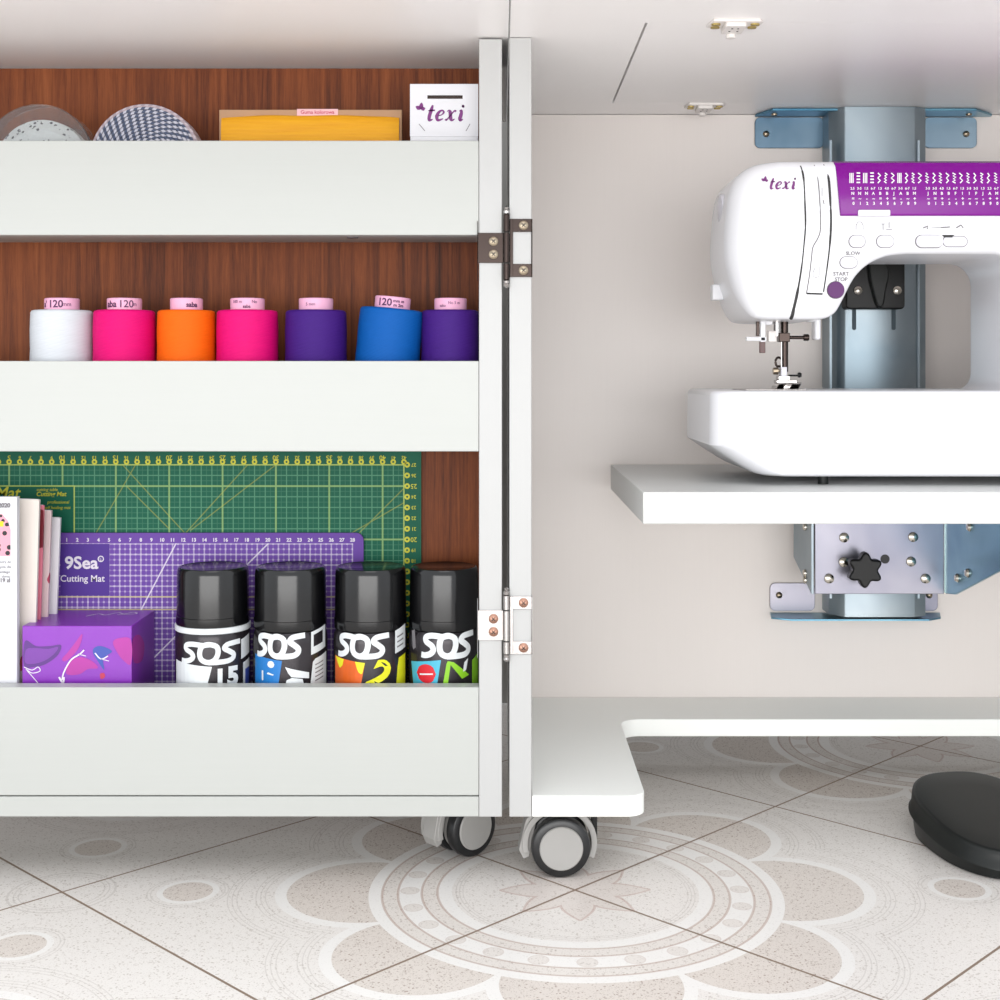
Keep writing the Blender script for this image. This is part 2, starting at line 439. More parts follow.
# ================================================================== STRUCTURE
struct(MB().box(-2.5, 2.5, -1.5, 1.8, -.03, 0).build('floor', 'floor'))
struct(MB().box(-2.5, 2.5, 1.8, 1.9, -.03, 2.4).build('wall_back', 'wallp'))

F, BP, BK = 1.156, 1.269, 1.505
UT = .7291                     # underside of the tabletops
ZB0, ZB1 = Z(817, F), Z(796, F)

# ------------------------------------------------------------------ tabletops
t = thing('tabletop', 'white laminate folding tabletop leaf over the shelves of coloured thread', 'tabletop', (-.35, 1.3, UT))
MB().box(-.72, X(508.6, 1.1), .98, 1.552, UT, UT+.02).build('board', 'white_top_bright', t, bevel=.0006)
t = thing('tabletop', 'white laminate tabletop with a cut-out lid above the sewing machine', 'tabletop', (.5, 1.3, UT))
LX0, LX1, LY0, LY1 = .1215, .60, 1.109, 1.4415
XR0, XR1, g = X(510.3, 1.1), .80, .0004
m = MB()
m.box(XR0, LX0-.0022, .98, 1.552, UT, UT+.02); m.box(LX1+g, XR1, .98, 1.552, UT, UT+.02)
m.box(LX0-.0022, LX1+g, .98, LY0-g, UT, UT+.02); m.box(LX0-.0022, LX1+g, LY1+g, 1.552, UT, UT+.02)
m.build('board', 'white_top_bright', t)
MB().box(LX0, LX1, LY0, LY1, UT, UT+.02).build('lid', 'white_top_bright', t)
def fitting(cx, cy, s_, parent):
    fx = lambda px: cx+px*s_
    pl = [(-.023, -.017), (.023, -.017), (.027, -.010), (.024, .012), (-.020, .012), (-.027, .008)]
    a = MB().prism([(cx+x*s_, cy+y*s_) for x, y in pl], UT-.0025, UT, 'XY')
    a.prism(rrect(cx-.011*s_, cx+.010*s_, cy-.015*s_, cy+.018*s_, .003*s_), UT-.006, UT-.0024, 'XY')
    a.cyl((cx, cy+.020*s_, UT-.009), .005*s_, .009, 'Z', 16)
    o = a.build('fitting', 'fit', parent, bevel=.0005)
    o['label'] = 'white plastic fitting with brass screws'
    for sx in (-1, 1):
        for k, (yy, xx) in enumerate(((.0055, .0185), (-.0065, .0195))):
            b = MB(); b.prism(rrect(cx+sx*xx*s_-.0045*s_, cx+sx*xx*s_+.0045*s_, cy+yy*s_-.0034*s_, cy+yy*s_+.0034*s_, .0032*s_, 4), UT-.0036, UT-.0024, 'XY')
            b.build('brass_screw', 'brass', o)
    d = MB()
    for ax, ay in ((-.003, -.005), (.003, -.005), (-.004, .006), (.004, .006)): d.cyl((cx+ax*s_, cy+ay*s_, UT-.0063), .0011*s_, .0005, 'Z', 10)
    d.build('hole', 'dark', o)
fitting(X(735, 1.105), 1.108, .82, t); fitting(X(704, 1.455), 1.452, .78, t)

# ------------------------------------------------------------------ left shelf cabinet
SXI = X(479, F)                                        # inner face of the side panel
t = thing('shelf_cabinet', 'narrow white rolling shelf cabinet with brown wood back holding sewing supplies', 'cabinet', (-.3, 1.2, 0))
MB().box(SXI, X(502, F), F, BP, ZB0, UT-.0016).build('side_panel', 'white_v_dim', t, bevel=.0007)
MB().box(-.70, -.68, F, BP, ZB0, UT-.0016).build('side_panel', 'white_v_dim', t, bevel=.0007)
o = MB().box(-.68, SXI, BP, BP+.004, ZB0, UT-.0016).build('back_panel', 'wood', t); o['label'] = 'brown wood-grain back panel'
fy = F+.0006
for ya, yb in ((140.5, 235), (361, 451.5), (687.5, 795.7)):
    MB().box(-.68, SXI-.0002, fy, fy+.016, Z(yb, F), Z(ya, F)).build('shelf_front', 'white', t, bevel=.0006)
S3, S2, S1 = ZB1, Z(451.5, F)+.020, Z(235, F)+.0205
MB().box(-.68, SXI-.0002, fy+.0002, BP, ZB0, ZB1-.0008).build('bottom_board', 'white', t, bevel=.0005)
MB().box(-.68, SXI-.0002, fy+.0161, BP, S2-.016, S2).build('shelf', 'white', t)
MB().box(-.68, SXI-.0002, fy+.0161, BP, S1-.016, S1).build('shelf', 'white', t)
for px in (350, 383, 465): MB().cyl((X(px, 1.2), 1.2+(.02 if px == 350 else 0), S1-.0170), .0052, .0011, 'Z', 20).build('screw_cover', 'print_grey', t)

# ------------------------------------------------------------------ casters
def caster(parent, x, y, yaw, R=.0262):
    """twin-wheel furniture caster under a cabinet"""
    top = ZB0-.0002
    m4 = Matrix.Translation((x, y, 0)) @ Matrix.Rotation(yaw, 4, 'Z')
    c = MB(); hood = []
    for i in range(25):
        a = math.radians(-25+i*220/24); hood.append(((R+.0070)*math.cos(a)*1.0, R+(R+.0066)*math.sin(a)))
    for i in range(25):
        a = math.radians(195-i*220/24); hood.append(((R+.0018)*math.cos(a), R+(R+.0018)*math.sin(a)))
    c.prism(hood, -.004, .022, 'XZ')
    web = [((R-.004)*math.cos(2*PI*i/32), R+(R-.004)*math.sin(2*PI*i/32)) for i in range(32)]
    c.prism(web, -.003, .003, 'XZ')
    hip = [(-.036, R-.006), (-.032, R-.014), (-.027, R-.012), (-.020, R+.022), (-.014, R+.030), (.006, R+.0335), (-.018, R+.0335), (-.030, R+.020)]
    c.prism(hip, -.001, .016, 'XZ')
    c.cyl((0, .006, 2*R+.002), .011, top-2*R-.002-.002, 'Z', 24); c.box(-.017, .017, -.010, .022, top-.002, top)
    o = c.xf(m4).build('caster', 'caster_grey', parent, bevel=.0006)
    o['label'] = 'grey twin-wheel caster with black tread'
    for y0 in (-.0165, .0045):
        prof = [(R*.70, 0), (R*.9, 0.0), (R*.97, .0012), (R, .0035), (R, .0085), (R*.97, .0108), (R*.9, .012), (R*.70, .012)]
        tr = MB().lathe(prof, (0, y0, R), 'Y', 56).xf(m4).build('wheel', 'tire', o)
    hb = MB().lathe([(R*.73, 0), (R*.73, -.0008), (R*.70, -.0016), (R*.2, -.0019), (.0001, -.0019)], (0, -.0165, R), 'Y', 48).xf(m4).build('hub', 'caster_hub', o)
    lv = MB().prism([(.030, R+.024), (.034, R+.022), (.034, R-.002), (.030, R-.012), (.024, R-.018), (.024, R-.014), (.029, R-.006)], .004, .014, 'XZ').xf(m4).build('brake_lever', 'black', o)
caster(t, X(463.5, 1.238), 1.243, math.radians(42))

# ------------------------------------------------------------------ right sewing cabinet
t = thing('sewing_cabinet', 'white rolling sewing cabinet with pale inside and a cut-out base board', 'cabinet', (.3, 1.3, 0))
MB().box(X(509.3, F), X(531.6, F), F, BK, ZB0, UT-.0004).build('side_panel', 'white_v_dim', t, bevel=.0007)
MB().box(.74, .76, F, BK, ZB0, UT-.0004).build('side_panel', 'white_v_dim', t, bevel=.0007)
o = MB().box(X(531.6, F), .74, BK, BK+.016, ZB0, UT-.0006).build('back_panel', 'white_in', t); o['label'] = 'pale grey wood-grain back panel'
# base board: a U cut out for the knees
xa, xb = X(532, F)+.0001, X(646, F); ys = 1.410
poly = []
r = .016
poly += [(xb-r+r*math.sin(a), F+r-r*math.cos(a)) for a in [PI/2*i/8 for i in range(9)]]            # front outer corner
ri = .022
poly += [(xb+ri-ri*math.cos(a), ys-ri+ri*math.sin(a)) for a in [PI/2*i/8 for i in range(9)]]       # inner corner
poly += [(.70-.10, ys), (.70-.10, F), (.74, F), (.74, BK), (xa, BK), (xa, F+.0002)]
MB().prism(poly, ZB0, ZB1, 'XY').build('base_board', 'white_base_bright', t, bevel=.0008)
caster(t, X(559.5, 1.195), 1.195, math.radians(3))

# ------------------------------------------------------------------ hinges
def hinge(yt, ym0, ym1, yb, mat, scr, label):
    t = thing('hinge', label, 'hinge', (X(506, F), F, Z((yt+yb)/2, F)), 'hinges between the two cabinets')
    th = .0012; f1 = F-.0001
    m = MB().box(X(478, F), X(503, F), f1-th, f1, Z(ym1, F), Z(ym0, F))
    m.box(X(477.3, F), X(478, F)-.0001, f1-th, F-.0001, Z(ym1+18, F), Z(ym0-12, F))
    l1 = m.build('leaf', mat, t, bevel=.0003)
    m = MB()
    for a, b in ((ym0-14, ym0-1), (ym1+1, ym1+14)):
        m.box(X(511, F), X(531.5, F), f1-th, f1, Z(b, F), Z(a, F))
    m.box(X(510, F), X(513, F), f1-th*1.3, f1, Z(ym1+14, F), Z(ym0-14, F))
    m.box(X(531.5, F), X(532.4, F), f1-th, F+.008, Z(ym1+14, F), Z(ym0-14, F))
    l2 = m.build('leaf', mat, t, bevel=.0003)
    k = MB(); cx, cy = X(506.4, F), f1-.0030; R = X(504.1, F); R = .0028
    for a, b in ((yt+7, ym0-1), (ym0, ym1), (ym1+1, yb-8)):
        k.cyl((cx, cy, Z(b, F)), R, Z(a, F)-Z(b, F), 'Z', 20, .0002)
    k.build('knuckle', 'chrome' if mat == 'chrome' else 'nickel_dark', t)
    p = MB(); p.lathe([(.0014, 0), (.0026, .001), (.0029, .003), (.0014, .0045), (.0022, .006), (.0005, .0072)], (cx, cy, Z(yt+7, F)), 'Z', 16).build('pin', 'chrome', t)
    p = MB(); p.lathe([(.0005, -.0072), (.0022, -.006), (.0030, -.0045), (.0022, -.003), (.0026, -.001), (.0014, 0)], (cx, cy, Z(yb-8, F)), 'Z', 16)
    p.build('pin', 'chrome', t)
    for l, pts in ((l1, ((493.5, ym0+8.5), (493.5, ym1-8.5))), (l2, ((523.5, ym0-7.5), (523.5, ym1+7.5)))):
        for px, py in pts:
            s_ = MB().lathe([(.0042, 0), (.0040, -.0006), (.0028, -.0013), (.0001, -.0016)], (X(px, F), f1-th, Z(py, F)), 'Y', 20)
            q_ = s_.build('screw', scr, l)
    for px, py in ((493.5, ym0+8.5), (493.5, ym1-8.5), (523.5, ym0-7.5), (523.5, ym1+7.5)):
        sl = MB()
        for a in (PI/4, -PI/4):
            vs = [(x*math.cos(a)-z*math.sin(a)+X(px, F), f1-th-.0017, x*math.sin(a)+z*math.cos(a)+Z(py, F)) for x, z in ((-.0022, -.0004), (.0022, -.0004), (.0022, .0004), (-.0022, .0004))]
            sl.add(vs, [(0, 1, 2, 3)])
        sl.build('screw_slot', 'dark', t, smooth=0)
hinge(208, 233, 263, 288, 'nickel_dark', 'screw', 'upper hinge, dark shiny nickel, joining the two white cabinets')
hinge(588, 610, 640, 661, 'chrome', 'copper_screw', 'lower hinge, bright silver with coppery screws, joining the two white cabinets')

# ------------------------------------------------------------------ top shelf goods
def plastic_case(px, cy, R, label):
    t = thing('round_case', label, 'case', (X(px, cy), cy, S1))
    cx, cz = X(px, cy), S1+R+.0003
    m = MB().lathe([(.0001, 0), (R-.003, 0), (R, .002), (R, .024), (R-.0012, .024), (R-.0012, .0022), (.0001, .0012)], (cx, cy-.012, cz), 'Y', 72, cap=False)
    m.build('case_shell', 'clear', t)
    q = M('white_wound_yarn', rough=.7); q.coord(); n, _ = q.voro(260); k = q.noise(120)
    q.color(q.mix(n.lt(.36)*k.gt(.47), lin(250, 255, 254), lin(70, 70, 80))); q.bump(n, .5, .001)
    mm = MB().lathe([(.0001, -.004), (.012, -.005), (R*.66, -.004), (R*.84, .003), (R*.84, .014), (.0001, .014)], (cx, cy-.002, cz-R*.10), 'Y', 60, cap=False)
    mm.build('yarn', q.m, t)
plastic_case(42, 1.200, .0490, 'round clear plastic case with white speckled contents at the top left')
o = None
t = thing('plastic_disc', 'clear plastic disc leaning behind the round case on the top shelf', 'disc', (X(55, 1.24), 1.24, S1))
MB().lathe([(.0001, 0), (.040, 0), (.042, .0015), (.040, .003), (.0001, .003)], (X(62, 1.24), 1.238, S1+.0423), 'Y', 60, cap=False).build('disc', 'clear', t)

t = thing('ribbon_roll', 'coiled roll of blue and white woven ribbon on the top shelf', 'ribbon', (X(148, 1.2), 1.2, S1))
R = .0489; cx, cy, cz = X(148.5, 1.2), 1.2, S1+R+.0003
q = M('blue_white_woven_ribbon', rough=.6); x, y, z = q.geo()
dx, dz = x-cx, z-cz; rr = (dx*dx+dz*dz).sqrt(); th = dz.atan2(dx)
ring = (rr/.0031).floor(); loc = (rr/.0031).mod(1)
ang = th*((ring*2.6)+6)+ring*1.7+loc*2.0
dash = (ang.sin()*.5+.5)
n = q.noise(200)
c = q.mix(dash.gt(.52+0), lin(84, 94, 120), lin(214, 214, 226)); c = q.mix(loc.lt(.25)*.7, c, lin(74, 74, 88)); c = q.mix(rr.gt(.046)*.7, c, lin(190, 170, 176))
q.color(c); q.bump((loc*PI).sin(), .6, .001)
pf = [(.0001, -.004), (.008, -.004)]
for k in range(4, 16): pf += [(.0031*k-.0015, -.0125-.0010), (.0031*k-.0001, -.0125)]
pf = [p for p in pf if p[0] < R]+[(R, -.011), (R, .012), (R-.001, .0125), (.0001, .0125)]
MB().lathe(pf, (cx, cy, cz), 'Y', 96, cap=False).build('coil', q.m, t)

t = thing('elastic_card', 'bright yellow elastic tape wound on a tan card on the top shelf', 'tape', (X(310, 1.215), 1.215, S1))
MB().box(X(219.5, 1.215), X(402, 1.215), 1.2135, 1.2165, S1+.001, Z(110, 1.215)).build('card', 'tan', t, bevel=.0005)
q = M('yellow_elastic', rough=.65); q.coord(); k = q.noise(30, (1, 1, 14), 3); q.color(q.mix(k, lin(224, 150, 0), lin(242, 178, 0))); q.bump(k, .4, .001)
xa_, xb_, zt = X(221, 1.21), X(399, 1.21), Z(114.5, 1.21)
m = MB(); prof = []
N = 40; rings = []
for i in range(N+1):
    u_ = i/N; e = abs(2*u_-1); zz = zt-(.0022*e**4)-.0003*math.sin(u_*17); tk = .0085*(1-.35*e**8)
    x_ = xa_+(xb_-xa_)*u_+(.0012 if u_ > .5 else -.0012)*0
    ring = []
    for k_ in range(24):
        a = 2*PI*k_/24; cyy = 1.215+tk*math.copysign(abs(math.cos(a))**.6, math.cos(a)); hz = (zz-S1-.002)/2
        ring.append((x_, cyy, S1+.002+hz+hz*math.copysign(abs(math.sin(a))**.35, math.sin(a))))
    rings.append(ring)
vs = [v for g_ in rings for v in g_]; fs = [(j*24+k_, j*24+(k_+1) % 24, (j+1)*24+(k_+1) % 24, (j+1)*24+k_) for j in range(N) for k_ in range(24)]+[tuple(range(24)), tuple(N*24+k_ for k_ in range(24))]
m.add(vs, fs).build('tape', q.m, t)
lb = MB().box(X(297, 1.213), X(338, 1.213), 1.2128, 1.2134, Z(116, 1.213), Z(109, 1.213)).build('label', 'pinklabel', t)
v, f = text_shape('Guma kolorowa', .0046, xs=1.0, bold=.00005)
mark('label_print', [(put(v, (X(317.5, 1.213), 1.2127, Z(112.3, 1.213))), f)], 'redink', lb)

def texi_logo(cx, y, cz, h, parent, mat='purple_print'):
    """small leaf mark and the word texi, h = x-height scale"""
    sh = []; u_ = h*.50; x0 = cx-h*.84
    def st(pts, wd, ox, disc=False):
        pts = [(a*1.08, b*.92) for a, b in pts]; ox = ox*1.10
        wd = [w_*1.15 for w_ in wd] if isinstance(wd, (list, tuple)) else wd*1.15
        P = crom([(x0+u_*(a+ox)+u_*.22*(b-.5), u_*(b-.5)) for a, b in pts], 6) if len(pts) > 2 else [(x0+u_*(a+ox)+u_*.22*(b-.5), u_*(b-.5)) for a, b in pts]
        if isinstance(wd, (list, tuple)):
            n_ = len(P)-1; m_ = len(wd)-1; W = [u_*(wd[min(int(k*m_/n_), m_-1)]*(1-(k*m_/n_-min(int(k*m_/n_), m_-1)))+wd[min(int(k*m_/n_), m_-1)+1]*(k*m_/n_-min(int(k*m_/n_), m_-1))) for k in range(n_+1)]
        else: W = u_*wd
        vv, ff = ribbon(P, W); sh.append((put(vv, (0, y, cz)), ff))
    st([(.26, 1.45), (.22, 1.0), (.18, .35), (.26, .06), (.50, .14)], [.12, .26, .26, .22, .05], 0); st([(-.02, .93), (.26, .97), (.52, .97)], [.04, .12, .12], 0)
    st([(.22, .46), (.50, .56), (.62, .80), (.46, .97), (.24, .80), (.14, .42), (.30, .05), (.68, .20)], [.08, .08, .16, .12, .2, .27, .2, .06], .62)
    st([(.02, .86), (.16, .95), (.28, .80), (.44, .20), (.58, .05), (.76, .18)], [.04, .14, .26, .26, .16, .04], 1.45)
    st([(.74, .86), (.60, .92), (.36, .50), (.14, .08), (.02, .16)], [.16, .12, .07, .12, .18], 1.45)
    st([(.0, .90), (.16, .95), (.20, .60), (.18, .20), (.26, .05), (.44, .16)], [.05, .18, .27, .27, .2, .04], 2.42)
    st([(.14, 1.34), (.30, 1.36)], .2, 2.42); st([(.22, 1.27), (.22, 1.43)], .18, 2.42)
    for a, l in ((2.6, .26), (1.45, .30), (.25, .20)):
        px_, pz = -h*1.12, h*.24
        pts = [(px_+math.cos(a)*l*h*t_, pz+math.sin(a)*l*h*t_) for t_ in (0, .2, .5, .8, 1)]
        vv, ff = ribbon(pts, [0.0, h*.12, h*.18, h*.11, 0.0]); sh.append((put(vv, (cx, y, cz)), ff))
    return mark('logo', sh, mat, parent)
t = thing('hang_card_pack', 'white hang-card pack with small purple lettering and slotted top', 'package', (X(444, 1.19), 1.19, S1))
px0, px1, yk = X(410, 1.186), SXI-.0012, 1.186
zt, zb = Z(84, yk), S1+.0003
# header card with euro slot
hz = Z(97, yk); hx = X(445, yk)
m = MB()
m.box(px0, px1, yk, yk+.0012, hz+.0016, zt); m.box(px0, hx-.0155, yk, yk+.0012, hz-.0016, hz+.0016); m.box(hx+.0155, px1, yk, yk+.0012, hz-.0016, hz+.0016)
m.box(px0, px1, yk, yk+.0012, Z(136.4, yk), hz-.0016)
m.build('header_card', 'paper', t)
MB().box(hx-.0175, hx+.0175, yk+.0013, yk+.0018, hz-.004, hz+.005).build('slot_backing', 'nickel_dark', t)
MB().box(px0+.0003, px1, yk-.0008, yk+.028, zb, Z(136.5, yk)).build('pack_body', 'paper', t, bevel=.0008)
texi_logo(X(447, yk), yk-.0002, Z(115, yk), .0205, t)
for (a, b, c_, d_) in ((419, 124, 425, 131), (470, 124, 466, 131)):
    vv, ff = ribbon([(X(a, yk), Z(b, yk)), (X(c_, yk), Z(d_, yk))], .0006); MB().add([(x, yk-.0002, z) for x, z, _ in vv], ff).build('slit', 'print_grey', t, smooth=0)

# ------------------------------------------------------------------ thread spools
SP = 1.2035
def spool_proto(rgb, name):
    t = thing('thread_spool', '', 'thread spool', (0, 0, 0))
    R = .0272; H = Z(310.5, SP)-S2-.0003
    pr = [(.004, 0), (R*.97, 0), (R*1.0, .002)]
    for k in range(1, 12): pr.append((R*(1+.012*math.sin(k*2.1)*.5), .002+(H-.004)*k/12))
    pr += [(R*.985, H-.0022), (R*.95, H-.0006), (R*.88, H), (.013, H+.0002)]
    MB().lathe(pr, (0, 0, .0003), 'Z', 56).build('thread', thread(name, rgb), t, local=True, smooth=60)
    c = MB().lathe([(.0150, H-.004), (.0152, H+.0098), (.0146, H+.0106), (.0132, H+.0106), (.0128, H-.002)], (0, 0, .0003), 'Z', 40).build('tube', 'pink_tube', t, local=True)
    return t, c, H
def tube_print(c, H, items):
    sh = []
    for s, size, dx, dz, bold in items:
        v, f = text_shape(s, size*.86, bold=bold); sh.append((put(v, (dx, 0, H+.0053+dz), cyl=(0, 0, .0152)), f))
    mb = MB()
    for v, f in sh: mb.add(v, f)
    mb.build('print', 'ink', c, local=True, smooth=0)
SPOOLS = [
 (62, (222, 226, 232), 'white_thread', [('120', .0105, -.001, 0, .0002), ('mm', .006, .009, 0, 0), ("a'", .009, -.0125, 0, .0001)], 'white thread spool at the left end of the row', 1.0, 0),
 (124.5, (232, 0, 118), 'magenta_thread', [('aba', .0095, -.0085, 0, .0002), ('120', .0105, .0055, 0, .0001), ('m', .006, .0135, 0, 0)], 'hot pink thread spool between the white and the orange one', 1.0, 0),
 (186.5, (252, 106, 0), 'orange_thread', [('saba', .0072, .0085, -.0005, .0002)], 'orange thread spool, the only orange one in the row', .945, 0),
 (247.5, (232, 0, 118), 'rose_thread', [('100 m', .0045, -.007, .0022, 0), ('saba', .0045, .002, -.002, .0001), ('No', .0045, .009, .0022, 0)], 'hot pink thread spool between the orange and the left purple one', 1.0, -.3),
 (316, (66, 24, 124), 'purple_thread', [('5 mm', .0045, -.003, 0, 0)], 'purple thread spool standing between hot pink and blue spools', 1.0, 0),
 (390.5, (0, 92, 176), 'blue_thread', [('120', .0105, -.006, 0, .0002), ('mm m', .0045, .0065, .0018, .0001), ('m 2m', .0045, .0065, -.002, .0001)], 'blue thread spool leaning to the right against a purple one', 1.02, 5.2),
 (450.5, (66, 24, 124), 'violet_thread', [('No 5 m', .0042, .004, .0012, 0), ('saba', .0042, -.007, -.0012, 0)], 'purple thread spool at the right end beside the side panel', .955, 0)]
for px, rgb, nm, items, label, s_, tilt in SPOOLS:
    t, c, H = spool_proto(rgb, nm); tube_print(c, H, items)
    t['label'] = label; t['group'] = 'thread spools on the middle shelf'
    t.location = (X(px, SP)-(0.0045 if tilt > 1 else 0), SP, S2); t.scale = (s_, s_, 1.0); 
    if tilt > 1:
        t.rotation_euler = (0, math.radians(tilt), 0); t.location.z = S2+math.sin(math.radians(tilt))*.0288+.0002; t.scale = (1.05, 1.05, .99)
        t.location.x = X(386.8, SP)-.0045

# ------------------------------------------------------------------ cutting mats
gm = thing('cutting_mat', 'large green cutting mat with yellow numbers and grid leaning on brown wood', 'cutting mat', (-.3, 1.265, S3))
y0 = BP-.0038
sf = MB().prism(rrect(X(421, 1.262)-.46, X(421, 1.262), S3+.0004, S3+.0004+.296, .002, 3), y0, y0+.003, 'XZ').build('mat_sheet', green_mat_material(None), gm, smooth=0)
sh, rg = [], []
yt_ = y0-.0002
for n in range(1, 43):
    x_ = GX42+(n-42)*GS
    v, f = text_shape(str(n), .0046 if n % 5 else .0062, bold=.00006)
    sh.append((put(v, (x_, yt_, GZ27+.0068), rot=PI), f))
    for k in range(12):
        a, b = 2*PI*k/12, 2*PI*(k+1)/12
        rg.append(([(x_+r_*math.cos(q_), yt_, GZ27+.0027+r_*math.sin(q_)) for r_, q_ in ((.0010, a), (.0026, a), (.0026, b), (.0010, b))], [(0, 1, 2, 3)]))
for n in range(6, 28):
    z_ = GZ27+(n-27)*GS
    v, f = text_shape(str(n), .0046 if n % 5 else .0062, bold=.00006)
    sh.append((put(v, (GX42+.0092, yt_, z_), rot=PI), f))
    for k in range(12):
        a, b = 2*PI*k/12, 2*PI*(k+1)/12
        rg.append(([(GX42+.0030+r_*math.cos(q_), yt_, z_+r_*math.sin(q_)) for r_, q_ in ((.0010, a), (.0027, a), (.0027, b), (.0010, b))], [(0, 1, 2, 3)]))
for s_, sz, px, py, bd in (('Mat', .015, 6, 493.5, .0002), ('Cutting Mat', .0058, 50, 494.5, .0001), ('cutting table', .0040, 46, 490, 0), ('professional', .0042, 57, 502.5, 0), ('self healing mat', .0040, 56, 508, 0)):
    v, f = text_shape(s_, sz, bold=bd, shear=.2); sh.append((put(v, (X(px, 1.262), yt_, Z(py, 1.262))), f))
mark('mat_numbers', sh, 'yellow_ink', gm); mark('mat_rings', rg, 'yellow_ink', gm)

pm = thing('cutting_mat', 'small purple cutting mat with white grid standing in front of the green one', 'cutting mat', (-.3, 1.258, S3))
y0p = y0-.0048
MB().prism(rrect(X(363, 1.256)-.30, X(363, 1.256), S3+.0004, Z(533.5, 1.256), .007, 6), y0p, y0p+.003, 'XZ').build('mat_sheet', purple_mat_material(), pm, smooth=0)
sh = []
for n in range(1, 29):
    v, f = text_shape(str(n), .0046, bold=.00015); sh.append((put(v, (PX28+(n-28)*.00988, y0p-.0002, PZ0+.0036)), f))
v, f = text_shape('9Sea', .0160, bold=.0004, xs=1.05); sh.append((put(v, (X(80, 1.256), y0p-.0002, Z(564, 1.256))), f))
v, f = text_shape('®', .0075, bold=.0002); sh.append((put(v, (X(99.5, 1.256), y0p-.0002, Z(560, 1.256))), f))
v, f = text_shape('Cutting Mat', .0086, bold=.0001, xs=1.0); sh.append((put(v, (X(81, 1.256), y0p-.0002, Z(579.5, 1.256))), f))
mark('mat_print', sh, 'mat_white', pm)

# ------------------------------------------------------------------ magazine and booklets
def booklet(name, pxr, wd, Y, th, pyt, tilt, mat, label, cat='booklet', group=None, yaw=0):
    x1 = X(pxr, Y); zt = Z(pyt, Y); H = zt-S3
    t = thing(name, label, cat, (x1-wd/2, Y, S3), group)
    t.rotation_euler = (0, math.radians(tilt), 0)
    H2 = H-abs(math.sin(math.radians(tilt)))*wd*.5-.0005
    t.location.z = S3+abs(math.sin(math.radians(tilt)))*wd/2+.0004
    t.location.x = x1-wd/2-math.sin(math.radians(tilt))*H
    MB().box(-wd/2, wd/2, -th/2, th/2, 0, H2).build('cover', mat, t, local=True, bevel=.0004)
    MB().box(-wd/2+.001, wd/2-.0012, -th/2+.0004, th/2-.0004, H2+.00001, H2+.0003).build('pages', 'paper', t, local=True)
    return t, H2
def scribble(name, basergb, ink, seed, sc_=60, thr=.56):
    q = M(name, rough=.6); q.coord(); a = q.noise(sc_, (1, 1, .6), 1, .4, .8); 
    wv = a.gt(thr); q.color(q.mix(wv, lin(*basergb), lin(*ink))); return q.m
GRP = 'booklets behind the white magazine'
booklet('booklet', 40, .11, 1.199, .004, 497.5, 1.6, scribble('cream_red_pattern', (232, 222, 214), (190, 80, 90), 1, 45, .66), 'cream booklet with a few red marks right behind the white magazine', 'booklet', GRP)
booklet('booklet', 44.5, .11, 1.212, .003, 503, 1.8, scribble('pink_dark_pattern', (236, 130, 150), (130, 20, 40), 2, 40, .48), 'thin pink and dark red booklet showing only as a narrow strip', 'booklet', GRP)
booklet('booklet', 52, .11, 1.225, .004, 508, 2.0, scribble('pale_pink_pattern', (232, 206, 206), (190, 60, 90), 3, 50, .68), 'pale pink booklet, second from the right in the row', 'booklet', GRP)
booklet('booklet', 61, .11, 1.240, .004, 515, 2.2, scribble('white_red_pattern', (236, 232, 236), (170, 50, 70), 4, 45, .68), 'white booklet with sparse red marks, nearest the cutting mats', 'booklet', GRP)
YM = 1.1815
t = thing('magazine', 'white magazine with a pink leopard-print picture at the left edge', 'magazine', (X(18, YM)-.075, YM, S3))
m = MB().box(X(18.3, YM)-.15, X(18.3, YM), YM-.0035, YM+.0035, S3+.0004, Z(496.5, YM)); m.build('cover', 'paper', t, bevel=.0005)
q = M('leopard_picture', rough=.5); q.geo(); d1, _ = q.voro(170); n1 = q.noise(45, detail=1)
c = q.mix(d1.lt(.36), lin(240, 160, 178), lin(30, 28, 34)); c = q.mix(n1.gt(.66), c, lin(246, 240, 240)); x, y, z = q.geo(); c = q.mix(z.band(Z(523.5, YM), .0023)*x.gt(X(-30, YM))*x.lt(X(5, YM)), c, lin(240, 210, 20)); q.color(c)
yy = YM-.0037
pp = [(X(-60, yy), Z(515, yy)), (X(2, yy), Z(514, yy)), (X(8, yy), Z(521, yy)), (X(10.5, yy), Z(530, yy)), (X(10.5, yy), Z(556, yy)), (X(-60, yy), Z(556, yy))]
MB().add([(a, yy, b) for a, b in pp], [tuple(range(6))]).build('cover_picture', q.m, t, smooth=0)
sh = []
for s_, sz, px, py, bd in (('- 2020', .0052, 2.5, 505.5, .0003), ('wzory do', .0033, 4, 562, 0), ('szycia dla', .0033, 4, 567, 0), ('kazdego', .0033, 4, 572, 0), ('domu', .0033, 6, 576.5, 0), ('19 zl', .0048, 5, 580.5, .0002)):
    v, f = text_shape(s_, sz, bold=bd); sh.append((put(v, (X(px, yy), yy, Z(py, yy))), f))
mark('cover_print', sh, 'print_grey', t)

